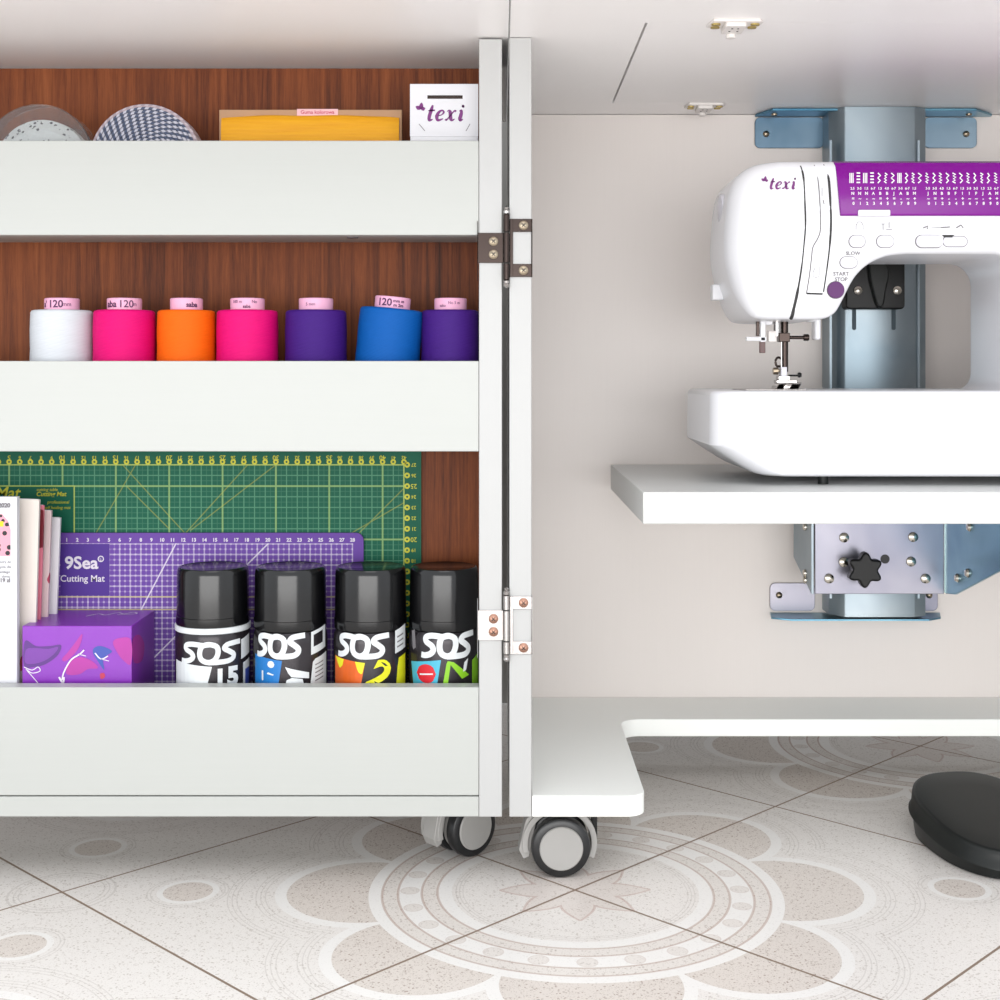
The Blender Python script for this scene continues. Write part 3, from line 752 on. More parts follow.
# ------------------------------------------------------------------ purple box
bx0, bx1, by0, by1, bz = X(22, 1.180), X(131.5, 1.180), 1.1805, 1.2585, Z(626, 1.18)
t = thing('gift_box', 'glossy purple cardboard box printed with flowers and leaves', 'box', (X(76, 1.2), 1.21, S3))
MB().box(bx0, bx1, by0, by1, S3+.0003, bz).build('carton', plain('purple_carton', (136, 46, 180), .32, var=.03), t, bevel=.0006)
yb_ = by0-.0002
def BXY(px, py): return (X(px, yb_), Z(py, yb_))
def leafshape(pts, mat, name, label=None):
    P = [BXY(*p) for p in pts]; P = crom(P, 5, True)
    c0 = (sum(p[0] for p in P)/len(P), sum(p[1] for p in P)/len(P))
    vs = [(c0[0], yb_, c0[1])]+[(p[0], yb_, p[1]) for p in P]; n_ = len(P)
    return MB().add(vs, [(0, 1+i, 1+(i+1) % n_) for i in range(n_)]).build(name, mat, t, smooth=0)
MAT['leaf_dk'] = plain('dusky_purple_print', (92, 44, 132), .45, var=.15)
MAT['leaf_dk2'] = plain('dull_violet_print', (120, 58, 160), .45, var=.1)
leafshape([(25, 641), (36, 646), (50, 646), (61, 645), (58, 655), (46, 664), (34, 667), (24, 666)], 'leaf_dk', 'leaf_print')
yb_ -= .0001
leafshape([(26, 650), (34, 648), (48, 649), (58, 647), (54, 654), (44, 661), (32, 664), (25, 662)], 'leaf_dk2', 'leaf_print')
leafshape([(82, 634), (81, 642), (76, 652), (66, 661), (62, 659), (68, 652), (75, 643)], 'pinkprint', 'petal_print')
leafshape([(66, 672), (70, 662), (80, 657), (92, 661), (98, 668), (88, 669), (80, 674), (70, 675)], 'pinkprint', 'petal_print')
leafshape([(94, 648), (101, 646), (112, 651), (106, 656), (103, 660), (104, 670), (97, 660), (93, 653)], 'bluedk', 'leaf_print')
leafshape([(113, 642), (120, 638), (131, 640), (131, 664), (123, 660), (117, 652)], 'pinkprint', 'petal_print')
leafshape([(100, 674), (104, 673), (105, 677), (101, 679)], 'redink', 'petal_print')
sh = []
for pts, wd in (([(62, 680), (64, 672), (71, 660), (80, 654), (84, 650)], .0012), ([(78, 654), (86, 656)], .0006), ([(24, 667), (32, 670), (38, 667), (40, 671), (32, 673), (26, 669), (32, 676), (38, 683)], .0007),
                ([(95, 653), (101, 659), (108, 656)], .001), ([(101, 659), (109, 661)], .0006), ([(59, 677), (63, 683), (64, 677)], .0016)):
    vv, ff = ribbon(crom([BXY(*p) for p in pts], 5), wd); sh.append(([(x, yb_-.0001, z) for x, z, _ in vv], ff))
mark('line_print', sh, 'mat_white', t)
sh = []
vv, ff = ribbon(crom([(x, yy_) for x, yy_ in ((-.376, 1.226), (-.368, 1.238), (-.360, 1.232), (-.352, 1.244), (-.345, 1.238), (-.338, 1.246), (-.334, 1.238), (-.350, 1.234))], 5), .0018)
mark('lid_print', [([(x, y_, bz+.0002) for x, y_, _ in vv], ff)], 'mat_white', t)
xr_ = bx1+.0002; P = crom([(1.183, Z(640, 1.183)), (1.205, Z(636, 1.2)), (1.222, Z(650, 1.2)), (1.214, Z(664, 1.2)), (1.186, Z(663, 1.18))], 5, True)
MB().add([(xr_, 1.2, Z(652, 1.19))]+[(xr_, a, b) for a, b in P], [(0, 1+i, 1+(i+1) % len(P)) for i in range(len(P))]).build('petal_print', 'pinkprint', t, smooth=0)

# ------------------------------------------------------------------ spray cans
YC = 1.2075; RC = .0330
SOSP = {'S': [(.92, .82), (.62, .98), (.22, .95), (.12, .72), (.35, .52), (.72, .42), (.85, .20), (.60, .02), (.22, .0), (-.02, .10)]}
def sos(x0, x1, z0, z1, cyl):
    """flowing three-letter mark drawn with thick strokes"""
    W, Hh = x1-x0, z1-z0; out = []
    def P(pts): return crom([(x0+W*a, z0+Hh*b) for a, b in pts], 6)
    s1 = [(.34, .90), (.20, .92), (.10, .84), (.10, .66), (.20, .50), (.23, .32), (.18, .16), (.08, .08), (.0, .10)]
    top = [(.16, .91), (.30, .93), (.45, .90)]
    o_ = [(.50, .92), (.38, .84), (.34, .50), (.37, .20), (.47, .07), (.57, .18), (.62, .50), (.60, .80), (.50, .92), (.42, .90)]
    s2 = [(1.0, .95), (.86, .92), (.76, .86), (.72, .70), (.80, .54), (.87, .38), (.86, .20), (.78, .09), (.62, .06), (.47, .06)]
    for pts, wd in ((s1, .17), (top, .12), (o_, .17), (s2, .17)):
        vv, ff = ribbon(P(pts), Hh*wd*1.45); out.append((put([(a, b, .0001) for a, b, _ in vv], (0, 0, 0), cyl=cyl), ff))
    return out
def can(px, label, ring, cap_bot, sos_px, R=RC, cap_scale=.982):
    cx = X(px, YC); t = thing('spray_can', label, 'spray can', (cx, YC, S3), 'spray cans on the bottom shelf')
    zc = Z(cap_bot, YC); ztop = Z(566, YC)
    pr = [(R*.90, .0003), (R*.97, .002), (R, .004), (R, zc-S3-.010), (R*.985, zc-S3-.005), (R*.93, zc-S3-.001), (R*.8, zc-S3)]
    MB().lathe(pr, (cx, YC, S3), 'Z', 64).build('can_body', 'canbody', t)
    rc = R*cap_scale; H = ztop-zc
    pr = [(rc*.99, 0), (rc, .001), (rc, H*.16), (rc*.985, H*.17), (rc*.975, H-.006), (rc*.96, H-.0022), (rc*.93, H-.0004), (rc*.90, H), (rc*.86, H-.0006), (.0001, H-.0010)]
    cp = MB().lathe(pr, (cx, YC, zc+.0002), 'Z', 64).build('cap', 'cap', t); cp['label'] = 'glossy black cap'
    if ring: MB().lathe([(R*.99, -.0038), (R*1.012, -.0032), (R*1.012, .0012), (R*.96, .0018)], (cx, YC, zc-.0006), 'Z', 64, cap=False).build('band', 'label_white', t)['label'] = 'white band under the cap'
    cy_ = (cx, YC, R)
    k = (YC-R)                                    # prints sit near the front of the can
    def XX(p):
        a = 0
        for _ in range(12): a = math.asin(max(-.995, min(.995, (X(p, YC-R*math.cos(a))-cx)/R)))
        return cx+R*a
    mark('lettering', sos(XX(sos_px[0]), XX(sos_px[1]), Z(sos_px[3], k), Z(sos_px[2], k), cy_), 'label_white', t)
    def patch(pts, mat, nm='print_patch', th=.0001, par=None):
        vv, ff = flat([(XX(a), Z(b, k)) for a, b in pts], th); return mark(nm, [(put(vv, (0, 0, 0), cyl=cy_), ff)], mat, par or t)
    def txt(s, size, p, q_, mat, rot=0, bold=.0003, xs=1, shear=0):
        v, f = text_shape(s, size, bold=bold, xs=xs, shear=shear); mark('lettering', [(put([(a, b, c_+.0002) for a, b, c_ in v], (XX(p), 0, Z(q_, k)), rot, cy_), f)], mat, t)
    return t, patch, txt
t, patch, txt = can(213, 'black spray can with a white band under its cap, next to purple box', True, 623, (182, 240, 643, 664))
patch([(176.5, 663), (212, 667), (209, 690), (176.5, 690)], 'label_white'); patch([(241, 643), (249, 639), (249, 659), (241, 663)], 'label_white')
patch([(243, 667), (249.5, 664), (249.5, 690), (243, 690)], 'label_white'); patch([(245, 674), (249, 673), (249, 690), (245, 690)], 'bluedk', th=.0002)
txt('5', .022, 233, 679, 'label_white', bold=.0012); txt('1', .022, 220, 680, 'label_white', bold=.001)
t, patch, txt = can(290.5, 'black spray can with a blue printed patch below the lettering', False, 626, (257.5, 305, 635, 658))
patch([(255.5, 657), (282, 661), (278, 690), (255.5, 690)], 'blue'); patch([(311, 634), (325, 629), (325, 652), (311, 657)], 'label_white'); patch([(313.5, 637), (322.5, 633.5), (322.5, 646), (313.5, 649)], 'canbody', th=.0002)
patch([(313, 662), (326, 657), (326, 690), (310, 690)], 'label_white')
for i in range(5): patch([(315, 667+i*4), (323, 664.5+i*4), (323, 665.7+i*4), (315, 668.2+i*4)], 'print_grey', th=.0002)
patch(disc2(271, 665, 3.5), 'label_white', th=.0002); patch([(262, 672), (263.5, 672), (263.5, 682), (262, 682)], 'label_white', th=.0002); patch([(268, 673), (274, 675), (273, 676), (267, 675)], 'label_white', th=.0002)
patch([(285, 667), (291, 669), (309, 674), (309, 680), (290, 677)], 'label_white', 'lettering'); patch([(285, 681), (292, 678), (303, 680), (305, 690), (284, 690)], 'label_white', 'lettering')
t, patch, txt = can(370.5, 'black spray can with yellow and orange print and a yellow number 2', False, 626, (338.5, 389, 635, 658))
patch([(335.5, 659), (365, 663), (360, 690), (335.5, 690)], 'orange_p'); patch([(336, 659.5), (344, 661), (343, 667), (340, 671)], 'yellow_p', th=.0002)
patch([(355, 662), (365, 663), (362, 675), (358, 672)], 'yellow_p', th=.0002)
patch([(395, 633), (405, 628), (405, 652), (395, 656)], 'label_white'); patch([(398, 661), (405, 658), (405, 690), (396, 690)], 'yellow_p')
for i in range(3): patch([(397, 639+i*5), (403, 636.5+i*5), (403, 638+i*5), (397, 640.5+i*5)], 'print_grey', th=.0002)
txt('2', .034, 380, 677, 'yellow_p', rot=math.radians(-28), bold=.0014)
t, patch, txt = can(444, 'black spray can with lime green number 7 beside the side panel', False, 626, (421.5, 473, 634, 658), R=.0318)
patch([(411.5, 665), (441, 660), (438, 690), (413, 690)], 'cyan'); patch(disc2(426.5, 674.5, 9.5, 28), 'red', th=.0002)
vv_ = patch([(420, 675), (433, 673.6), (433, 675), (420, 676.6)], 'label_white', th=.0003)
patch([(448, 662), (453, 662), (469, 677), (462, 680)], 'lime', 'lettering'); patch([(447, 661), (451, 662), (447, 690), (442, 690)], 'lime', 'lettering'); patch([(472, 663), (478, 657), (478, 690), (472, 690)], 'lime'); patch([(464, 664), (468, 660), (466, 672), (463, 673)], 'label_white', 'print_patch')
patch([(412, 634), (415, 632), (416, 650), (413, 653)], 'print_grey')

# ------------------------------------------------------------------ machine lift
LP0, LP1 = Z(524, 1.147), Z(492, 1.147)
t = thing('machine_lift', 'blue zinc-plated steel lift with white platform, fixed to the back panel', 'lift', (.4, 1.48, .2))
MB().box(.1215, .60, 1.147, 1.48, LP0, LP1).build('platform', 'white_lift_dim', t, bevel=.0007)['label'] = 'white platform board under the sewing machine'
YF = 1.458
cxl, cxr = .3592, .4640
ca_, cb_ = X(846, YF), X(914, YF)
zc0, zc1 = Z(617, YF), UT-.0006
def channel(xs_, th, z0, z1):
    # open C section: list of (x,y) outline
    pts = xs_; out = pts+[(x+(th if i < len(pts)/2 else -th), y+th) for i, (x, y) in reversed(list(enumerate(pts)))]
    return MB().prism(out, z0, z1, 'XY')
prof = [(cxl, BK-.0004), (cxl, YF+.018), (cxl+.006, YF+.010), (ca_-.002, YF+.001), (ca_, YF), (cb_, YF), (cb_+.002, YF+.001), (cxr-.002, YF+.008), (cxr, YF+.018), (cxr, BK-.0004)]
channel(prof, .0022, zc0, zc1).build('column', 'zinc_col', t)
rl = MB()
for px in (831, 919): rl.box(X(px, YF)-.0012, X(px, YF)+.0012, YF+.001, YF+.010, zc0+.02, Z(140, YF))
rl.build('guide_rail', 'zinc_col', t)
# top bracket: upright wings with screws and a flange under the tabletop
def wing(px0, px1, py0, py1, side, mat='zinc_blue'):
    Yw = BK-.003
    return MB().prism(rrect(X(px0, Yw), X(px1, Yw), Z(py1, Yw), Z(py0, Yw), .006, 5), Yw, BK-.0003, 'XZ').build('bracket_wing', mat, t, bevel=.0004)
Yw = BK-.003
wing(755, 824, 117.2, 148, -1); wing(924, 977, 117.2, 148, 1)
fl = [(X(755, Yw), Yw), (X(755, Yw), Yw-.004), (X(772, 1.47), 1.466), (X(975, 1.47), 1.466), (X(990, Yw), Yw-.006), (X(990, Yw), Yw)]
MB().prism(fl, UT-.0035, UT-.0009, 'XY').build('top_flange', 'zinc_deep', t, bevel=.0003)
wing(770, 815, 583, 611, -1, 'zinc'); wing(915, 938, 583, 611, 1, 'zinc')
MB().prism([(X(770, Yw), Yw), (X(772, 1.47), 1.474), (X(792, 1.46), 1.462), (X(930, 1.46), 1.462), (X(945, 1.46), 1.474), (X(940, Yw), Yw)], Z(612.5, Yw)-.0020, Z(612.5, Yw), 'XY').build('bottom_flange', 'zinc_deep', t, bevel=.0003)
def boltm(px, py, Y, r=.0045, mat='bolt', par=None):
    return MB().lathe([(r*.9, .0), (r, -.0006), (r*.95, -.0018), (r*.6, -.003), (.0001, -.0034)], (X(px, Y), Y, Z(py, Y)), 'Y', 20).build('bolt', mat, par or t)
for px, py in ((766, 134), (966, 134), (779, 595), (929, 595)): boltm(px, py, Yw, .0036, 'screw')
for px in (775, 970): MB().lathe([(.0001, -.0022), (.003, -.0016), (.0036, 0), (.0036, .0006)], (X(px, 1.482), 1.486, UT-.0036), 'Z', 16, cap=False).build('bolt', 'screw', t)
# carriage
YP = 1.40
m = MB().prism([(X(815, YP), Z(594, YP)), (X(944, YP), Z(594, YP)), (X(944, YP), LP0-.0002), (X(815, YP), LP0-.0002)], YP, YP+.003, 'XZ')
cr = m.build('carriage_plate', 'zinc', t, bevel=.0005)
xl = X(814, YP)
MB().prism([(YP+.0002, Z(594, YP)), (YP+.0002, LP0-.0002), (1.484, LP0-.0002), (1.484, Z(557, 1.484))], xl-.003, xl, 'YZ').build('side_plate', 'zinc_col', t, bevel=.0005)
xr = X(945, YP)
MB().prism([(YP+.003, Z(594, YP)), (YP-.03, Z(594.5, YP-.03)), (1.17, Z(553, 1.17)), (1.17, LP0-.0002), (YP+.003, LP0-.0002)], xr, xr+.003, 'YZ').build('gusset_plate', 'zinc_deep', t, bevel=.0005)
MB().box(xr-.0012, xr+.0001, YP-.001, YP+.003, Z(594, YP), LP0-.0003).build('weld_bead', 'bolt', t)
for px, py in ((844, 537.5), (913, 537), (843.5, 562), (911, 561.5), (829, 578.5), (925.5, 578.5)): boltm(px, py, YP-.0001, .0052, par=cr)
MB().lathe([(.0048, 0), (.0048, -.0003), (.0001, -.0003)], (X(885, YP), YP-.0001, Z(559, YP)), 'Y', 20).build('hole', 'dark', cr)
# bolts on gusset (facing left)
for yy_, py in ((1.325, 527), (1.33, 573), (1.36, 578)):
    MB().lathe([(.0045, 0), (.0045, -.001), (.003, -.003), (.0001, -.0034)], (xr-.0001, yy_, Z(py, yy_)), 'X', 20).build('bolt', 'bolt', t)
for py in (527, 573, 580):
    MB().lathe([(.0040, 0), (.0040, -.001), (.003, -.0025), (.0001, -.003)], (xl-.0031, 1.425, Z(py, 1.425)), 'X', 20).build('bolt', 'bolt', t)
# star knob
Yk = YP-.030; kx, kz = X(866, Yk), Z(570.5, Yk); P = []
for i in range(72):
    a = 2*PI*i/72; rr_ = .0155+.0027*math.cos(6*a+3.35); P.append((kx+rr_*math.cos(a), kz+rr_*math.sin(a)))
kb = MB().prism(P, Yk, Yk+.013, 'XZ').build('star_knob', 'black', t, bevel=.002, seg=3); kb['label'] = 'black star-shaped clamping knob'
MB().cyl((kx, Yk+.012, kz), .008, .018, 'Y', 24).build('knob_stem', 'black', kb)
# black stop block on the column
Yb = YF-.020
bp_ = rrect(X(846, Yb), X(905, Yb), Z(309, Yb), Z(250, Yb), .004, 4)
bk_ = MB().prism(bp_, Yb, YF-.0003, 'XZ').build('stop_block', 'black', t, bevel=.0015); bk_['label'] = 'black plastic block with two screws'
MB().prism(crom([(X(a, Yb), Z(b, Yb)) for a, b in ((869, 262), (884, 262), (888, 275), (885, 290), (882, 306), (876, 306), (871, 290), (868, 276))], 4, True), Yb-.006, Yb+.001, 'XZ').build('finger_grip', 'rubber', bk_, bevel=.002)
for px in (858, 897): boltm(px, 290.5, Yb-.0001, .0048, 'bolt', bk_)
sl = MB()
for px in (854, 893.5): sl.prism(rrect(X(px-2, YF), X(px+2, YF), Z(330, YF), Z(308, YF), .0018, 4), YF-.0008, YF-.0001, 'XZ')
sl.build('slot', plain('slot_shadow_steel', (62, 76, 84), .5, .4), t)

# ------------------------------------------------------------------ sewing machine
MF, MBK = 1.205, 1.335
t = thing('sewing_machine', 'white sewing machine with a purple stitch panel standing on the raised platform', 'sewing machine', (.40, 1.27, LP1))
def rounded_extrude(poly, rad, y0, y1, seg=7, yoff=None):
    n = len(poly); nr = []
    area_ = sum(poly[i][0]*poly[(i+1) % n][1]-poly[(i+1) % n][0]*poly[i][1] for i in range(n))
    sg = 1 if area_ > 0 else -1
    for i in range(n):
        a, b, c_ = poly[i-1], poly[i], poly[(i+1) % n]
        e1 = Vector((b[0]-a[0], b[1]-a[1])).normalized(); e2 = Vector((c_[0]-b[0], c_[1]-b[1])).normalized()
        n1 = Vector((-e1.y, e1.x))*sg; n2 = Vector((-e2.y, e2.x))*sg; k = (n1+n2); k = k/max(.35, k.length_squared/2) if k.length > .01 else n1
        nr.append(k)
    rings = []
    for s_ in range(seg+1):
        a = PI/2*s_/seg
        rings.append([(poly[i][0]+nr[i].x*rad[i]*(1-math.sin(a)), y0+min(rad[i], .028)*(1-math.cos(a)), poly[i][1]+nr[i].y*rad[i]*(1-math.sin(a))) for i in range(n)])
    for s_ in range(seg, -1, -1):
        a = PI/2*s_/seg
        rings.append([(poly[i][0]+nr[i].x*rad[i]*(1-math.sin(a)), y1-min(rad[i], .028)*(1-math.cos(a)), poly[i][1]+nr[i].y*rad[i]*(1-math.sin(a))) for i in range(n)])
    vs = [v for r_ in rings for v in r_]; R_ = len(rings)
    fs = [(j*n+i, j*n+(i+1) % n, (j+1)*n+(i+1) % n, (j+1)*n+i) for j in range(R_-1) for i in range(n)]
    fs += [tuple(range(n)), tuple((R_-1)*n+i for i in range(n))]
    return MB().add(vs, fs)
hp = [(775, 162.5, 1.23, 1.22, .012), (752, 165, 1.235, 1.22, .018), (734, 174, 1.25, 1.22, .022), (720, 192, 1.28, 1.24, .026), (713, 218, 1.30, 1.25, .028), (711.5, 255, 1.30, 1.27, .028),
      (714, 284, 1.315, 1.27, .026), (720, 302, 1.32, 1.26, .02), (729, 316, 1.32, 1.25, .012), (741, 320.5, 1.31, 1.245, .007), (790, 321, 1.22, 1.245, .006), (818, 320.5, 1.22, 1.245, .006), (831, 315, 1.22, 1.24, .006), (840, 303, 1.215, 1.23, .006),
      (852, 281, 1.215, 1.24, .006), (866, 266, 1.215, 1.225, .006), (884, 257, 1.215, 1.215, .006), (905, 254.5, 1.215, 1.215, .006)]
H3 = [(X(a, c_), Z(b, d_), r_) for a, b, c_, d_, r_ in hp]
H3 = crom(H3, 4)
zt_ = H3[-1][1]; zbed = Z(391, MF)
PXL = .463; rr1 = .022
arc1 = [(PXL-rr1+rr1*math.sin(a), zt_-rr1+rr1*math.cos(a), .008) for a in [PI/2*i/8 for i in range(9)]]
rr2 = .016
arc2 = [(PXL-rr2+rr2*math.cos(a), zbed+rr2-rr2*math.sin(a)-.0005, .008) for a in [PI/2*i/6 for i in range(7)]]
ztop = H3[0][1]
bod = H3+arc1+arc2+[(PXL-rr2, zbed-.006, .004), (.600, zbed-.006, .004), (.600, ztop-.02, .012), (.594, ztop-.006, .012), (.58, ztop, .012)]
bo = rounded_extrude([(a, b) for a, b, _ in bod], [r_ for _, _, r_ in bod], MF, MBK).build('body', 'machine', t, smooth=50)
# bed
bx_ = [(X(712, MF), Z(395, MF)), (X(712, MF)-.001, Z(446, MF)), (X(765, MF), Z(476.5, MF)), (.600, Z(476.5, MF)), (.600, zbed), (X(714, MF)+.004, zbed)]
# plan-rounded bed: build as stacked slices following the front elevation
def bed():
    zs = []; z0b, z1b = Z(476.5, MF), zbed; zk = Z(446, MF); xl0 = .1895; xl1 = X(765, MF)
    prof = [(z0b, xl1), (z0b+.0012, xl1-.004), (z0b+.0020, xl1-.007)]
    for k_ in range(1, 9): u_ = k_/9; prof.append((z0b+.002+(zk-z0b-.002)*u_, (xl1-.007)+(xl0-xl1+.007)*(u_**.92)))
    prof += [(zk, xl0), (zk+.004, xl0), (z1b-.005, xl0+.0005), (z1b-.0022, xl0+.0015), (z1b-.0006, xl0+.0035), (z1b, xl0+.006)]
    rings = []; y1_ = 1.378
    for j, (z_, xl_) in enumerate(prof):
        ins = .0 if z_ < z1b-.0045 else (1-math.sqrt(max(0, 1-((z_-(z1b-.0045))/.0045)**2)))*.0045
        if z_ < z0b+.002: ins = .002*(1-(z_-z0b)/.002)
        r_ = .024
        y0_ = MF+ins
        ring = [(.600, y0_, z_)]+[(xl_+r_-r_*math.sin(a), y0_+r_*.9-r_*.9*math.cos(a), z_) for a in [PI/2*i/10 for i in range(11)]]+[(xl_, y1_-.01, z_), (xl_+.01, y1_, z_), (.600, y1_, z_)]
        rings.append(ring)
    n = len(rings[0]); vs = [v for r_ in rings for v in r_]
    fs = [(j*n+i, j*n+(i+1) % n, (j+1)*n+(i+1) % n, (j+1)*n+i) for j in range(len(rings)-1) for i in range(n)]+[tuple(range(n)), tuple((len(rings)-1)*n+i for i in range(n))]
    return MB().add(vs, fs)
bed().build('bed', 'machine', t, smooth=40)['label'] = 'white free-arm bed with a sloping lower left corner'
ft = MB()
for x_, y_ in ((X(823, 1.228), 1.228), (.57, 1.228), (X(823, 1.228), 1.35), (.57, 1.35)): ft.cyl((x_, y_, LP1+.0002), .0048, Z(476.5, MF)-LP1-.0004+.001, 'Z', 20)
ft.build('foot_pad', 'rubber', t)
# needle plate
MB().box(X(741, 1.25), X(800, 1.25), 1.225, 1.30, zbed+.0001, zbed+.0011).build('needle_plate', 'chrome', t, bevel=.0004)
# purple stitch panel following the front and over the top edge
pl = []
x0p = X(840, MF); zb_ = Z(216, MF)
zpt = ztop+.0006
prf = [(MF-.0022, zb_), (MF-.0028, zb_+.002), (MF-.0028, ztop-.020), (MF-.0014, ztop-.010), (MF+.004, ztop-.002), (MF+.012, zpt), (MF+.09, zpt), (MF+.09, zpt-.004), (MF+.02, zpt-.004), (MF+.004, ztop-.016), (MF+.004, zb_)]
n_ = len(prf); vs = []
for x_, sh_ in ((x0p, 1), (.585, 0)):
    for y_, z_ in prf: vs.append((x_-(.0045*sh_*(z_-zb_)/(ztop-zb_)), y_, z_))
fs = [tuple(range(n_)), tuple(range(2*n_-1, n_-1, -1))]+[(i, (i+1) % n_, (i+1) % n_+n_, i+n_) for i in range(n_)]
sp = MB().add(vs, fs).build('stitch_panel', 'magenta_panel', t, bevel=.0006); sp['label'] = 'glossy purple panel printed with white stitch patterns'
sh = []; yP = MF-.0030
rnd = random.Random(3)
cols = [851.5+i*6.85 for i in range(38)]
for i, px in enumerate(cols):
    x_ = X(px, yP); za, zb2 = Z(173, yP), Z(183, yP); kind = i % 6
    if i in (0, 2): pts = None; 
    if i in (0, 2, 7):
        for k_ in range(3): vv, ff = ribbon([(x_-.0014+k_*.0014, za), (x_-.0014+k_*.0014, zb2)], .0009); sh.append(([(a, yP, b) for a, b, _ in vv], ff))
    elif i in (1, 3):
        for k_ in range(4): vv, ff = ribbon([(x_-.0016, za-k_*.0028), (x_+.0016, za-k_*.0028)], .0012); sh.append(([(a, yP, b) for a, b, _ in vv], ff))
    else:
        steps = 7 if kind % 2 else 4; A_ = .0012+.0006*rnd.random()
        pts = [(x_+A_*(1 if k_ % 2 else -1)*(.4+.6*rnd.random()), za+(zb2-za)*k_/steps) for k_ in range(steps+1)]
        vv, ff = ribbon(pts, .0011); sh.append(([(a, yP, b) for a, b, _ in vv], ff))
    if i == 10: continue
    dg = str(i % 10) if i < 10 else str((i-11) % 10)
    v, f = text_shape(dg, .0036, bold=.00012); sh.append((put(v, (X(px+2, yP), yP, Z(203.5, yP))), f))
    v, f = text_shape(rnd.choice(['4.0', '2.5', '3-5', '5.0', '6-7', '1.5']), .0030, bold=.00006); sh.append((put(v, (X(px+1, yP), yP, Z(188.5, yP)), rot=0), f))
    v, f = text_shape(rnd.choice(['A', 'M', 'F', 'J', 'N', 'I', 'B']), .0036, bold=.0001); sh.append((put(v, (X(px+1.3, yP), yP, Z(193.5, yP))), f))
    v, f = text_shape(rnd.choice(['-', '=', '+', '~']), .0042, bold=.0001); sh.append((put(v, (X(px+1.6, yP), yP, Z(198.7, yP))), f))
mark('stitch_print', sh, 'print_white', sp)
MB().prism(rrect(X(858, yP), X(890, yP), Z(216, yP), Z(210, yP), .001, 3), MF-.0042, MF-.0020, 'XZ').build('finger_tab', 'machine', t, bevel=.0004)
# seams
def surf(px, py, back=0):  # point just on the front of the head (front is flat away from the edge)
    z_ = Z(py, MF); d = ztop-z_; yy_ = MF+back
    if d < .012: yy_ = MF+.012*(1-math.sqrt(max(0, 1-((.012-d)/.012)**2)))
    d2 = z_-Z(321, 1.245)
    if d2 < .006: yy_ = max(yy_, MF+.006*(1-math.sqrt(max(0, 1-((.006-max(d2, 0))/.006)**2))))
    return (X(px, MF), yy_, z_)
seams = [([(801, 165.5), (802.5, 172), (804, 182), (805, 205), (805.5, 225), (804, 245), (801.5, 268), (797.5, 292), (793, 312), (792.2, 316), (791.6, 318.5)], [.0006, .0009, .0006, .0008, .0007, .0006, .0008, .0013, .0016]),
         ([(815, 164.5), (818, 180), (820, 205), (820.5, 228), (818, 238), (813, 247), (811.5, 258), (809.5, 275), (806.5, 293.5)], .0005),
         ([(824.5, 164), (828.5, 178), (830.5, 205), (831, 225), (829.5, 248), (826.5, 272), (823.5, 292)], [.0005, .0011, .0009, .0010, .0007, .0006, .0006])]
for pts, wd in seams:
    P = [surf(*p) for p in pts]; P = crom(P, 4)
    rr_ = wd if isinstance(wd, float) else [wd[min(int(i/4), len(wd)-1)] for i in range(len(P))]
    MB().tube(P, rr_, 8).build('seam', 'print_grey' if isinstance(wd, float) else 'dark', bo)
MB().tube([surf(806.5, 293.5), surf(822.5, 294)], .0008, 8).build('seam', 'dark', bo)
texi_logo(X(783.5, MF), MF-.0004, Z(185, MF), .0148, bo)
# buttons
def button(px, py, wpx, hpx, mat, nm='button', th=.0014):
    w_, h_ = wpx*MF/FPX/2, hpx*MF/FPX/2; cx_, cz_ = X(px, MF), Z(py, MF); r_ = min(w_, h_)*.999
    o_ = MB().prism(rrect(cx_-w_, cx_+w_, cz_-h_, cz_+h_, r_, 8), MF-th, MF+.002, 'XZ').build(nm, mat, t, bevel=.0005)
    w2, h2 = w_+.0006, h_+.0006
    MB().prism(rrect(cx_-w2, cx_+w2, cz_-h2, cz_+h2, min(w2, h2)*.999, 8), MF-.0003, MF+.001, 'XZ').build('button_ring', 'print_grey', o_)
    return o_
button(857, 241.5, 16, 12, 'machine_soft'); button(885, 241.5, 17, 12, 'machine_soft'); button(848.5, 262.5, 17, 11, 'machine_soft')
button(929, 241.5, 27, 12, 'machine_soft', 'slider', .0025); button(955, 241.5, 24, 10, 'machine_soft', 'slider_track', .0006)
button(835.5, 290, 16.5, 16.5, 'purple_button', 'start_button', .0022)['label'] = 'round purple start button'
sh = []
def tx(s, sz, px, py, bold=.0001, rot=0):
    v, f = text_shape(s, sz, bold=bold); sh.append((put(v, (X(px, MF), MF-.0003, Z(py, MF)), rot), f))
tx('SLOW', .0046, 853, 253.5); tx('START', .0048, 841, 274); tx('STOP', .0048, 841, 279.5)
for pts, wd in (([(856, 230), (856, 225), (858, 222), (861, 222), (863, 225), (863, 230)], .0005), ([(883, 230), (883, 224)], .0007), ([(881, 224), (885, 224)], .0006), ([(889, 222), (889, 228)], .0007), ([(886, 229.5), (892, 229.5)], .0006),
                ([(815, 268), (813, 272), (813, 276), (816, 278), (819, 276), (819, 266)], .0005), ([(822, 188), (822, 196)], .0005), ([(823, 200), (824, 204)], .0008),
                ([(923, 228), (928, 226), (927, 229)], .0012), ([(931, 228), (950, 227)], .0004), ([(956, 228), (961, 225), (963, 228)], .0012), ([(941, 227.5), (950, 227)], .0009)):
    vv, ff = ribbon([(X(a, MF), Z(b, MF)) for a, b in pts], wd); sh.append(([(a, MF-.0003, b) for a, b, _ in vv], ff))
mark('control_print', sh, 'print_grey', bo)
MB().prism([(X(942, MF), Z(235, MF)), (X(954, MF), Z(235, MF)), (X(952, MF), Z(237.5, MF)), (X(944, MF), Z(237.5, MF))], MF-.0009, MF-.0002, 'XZ').build('slider_mark', 'dark', bo)
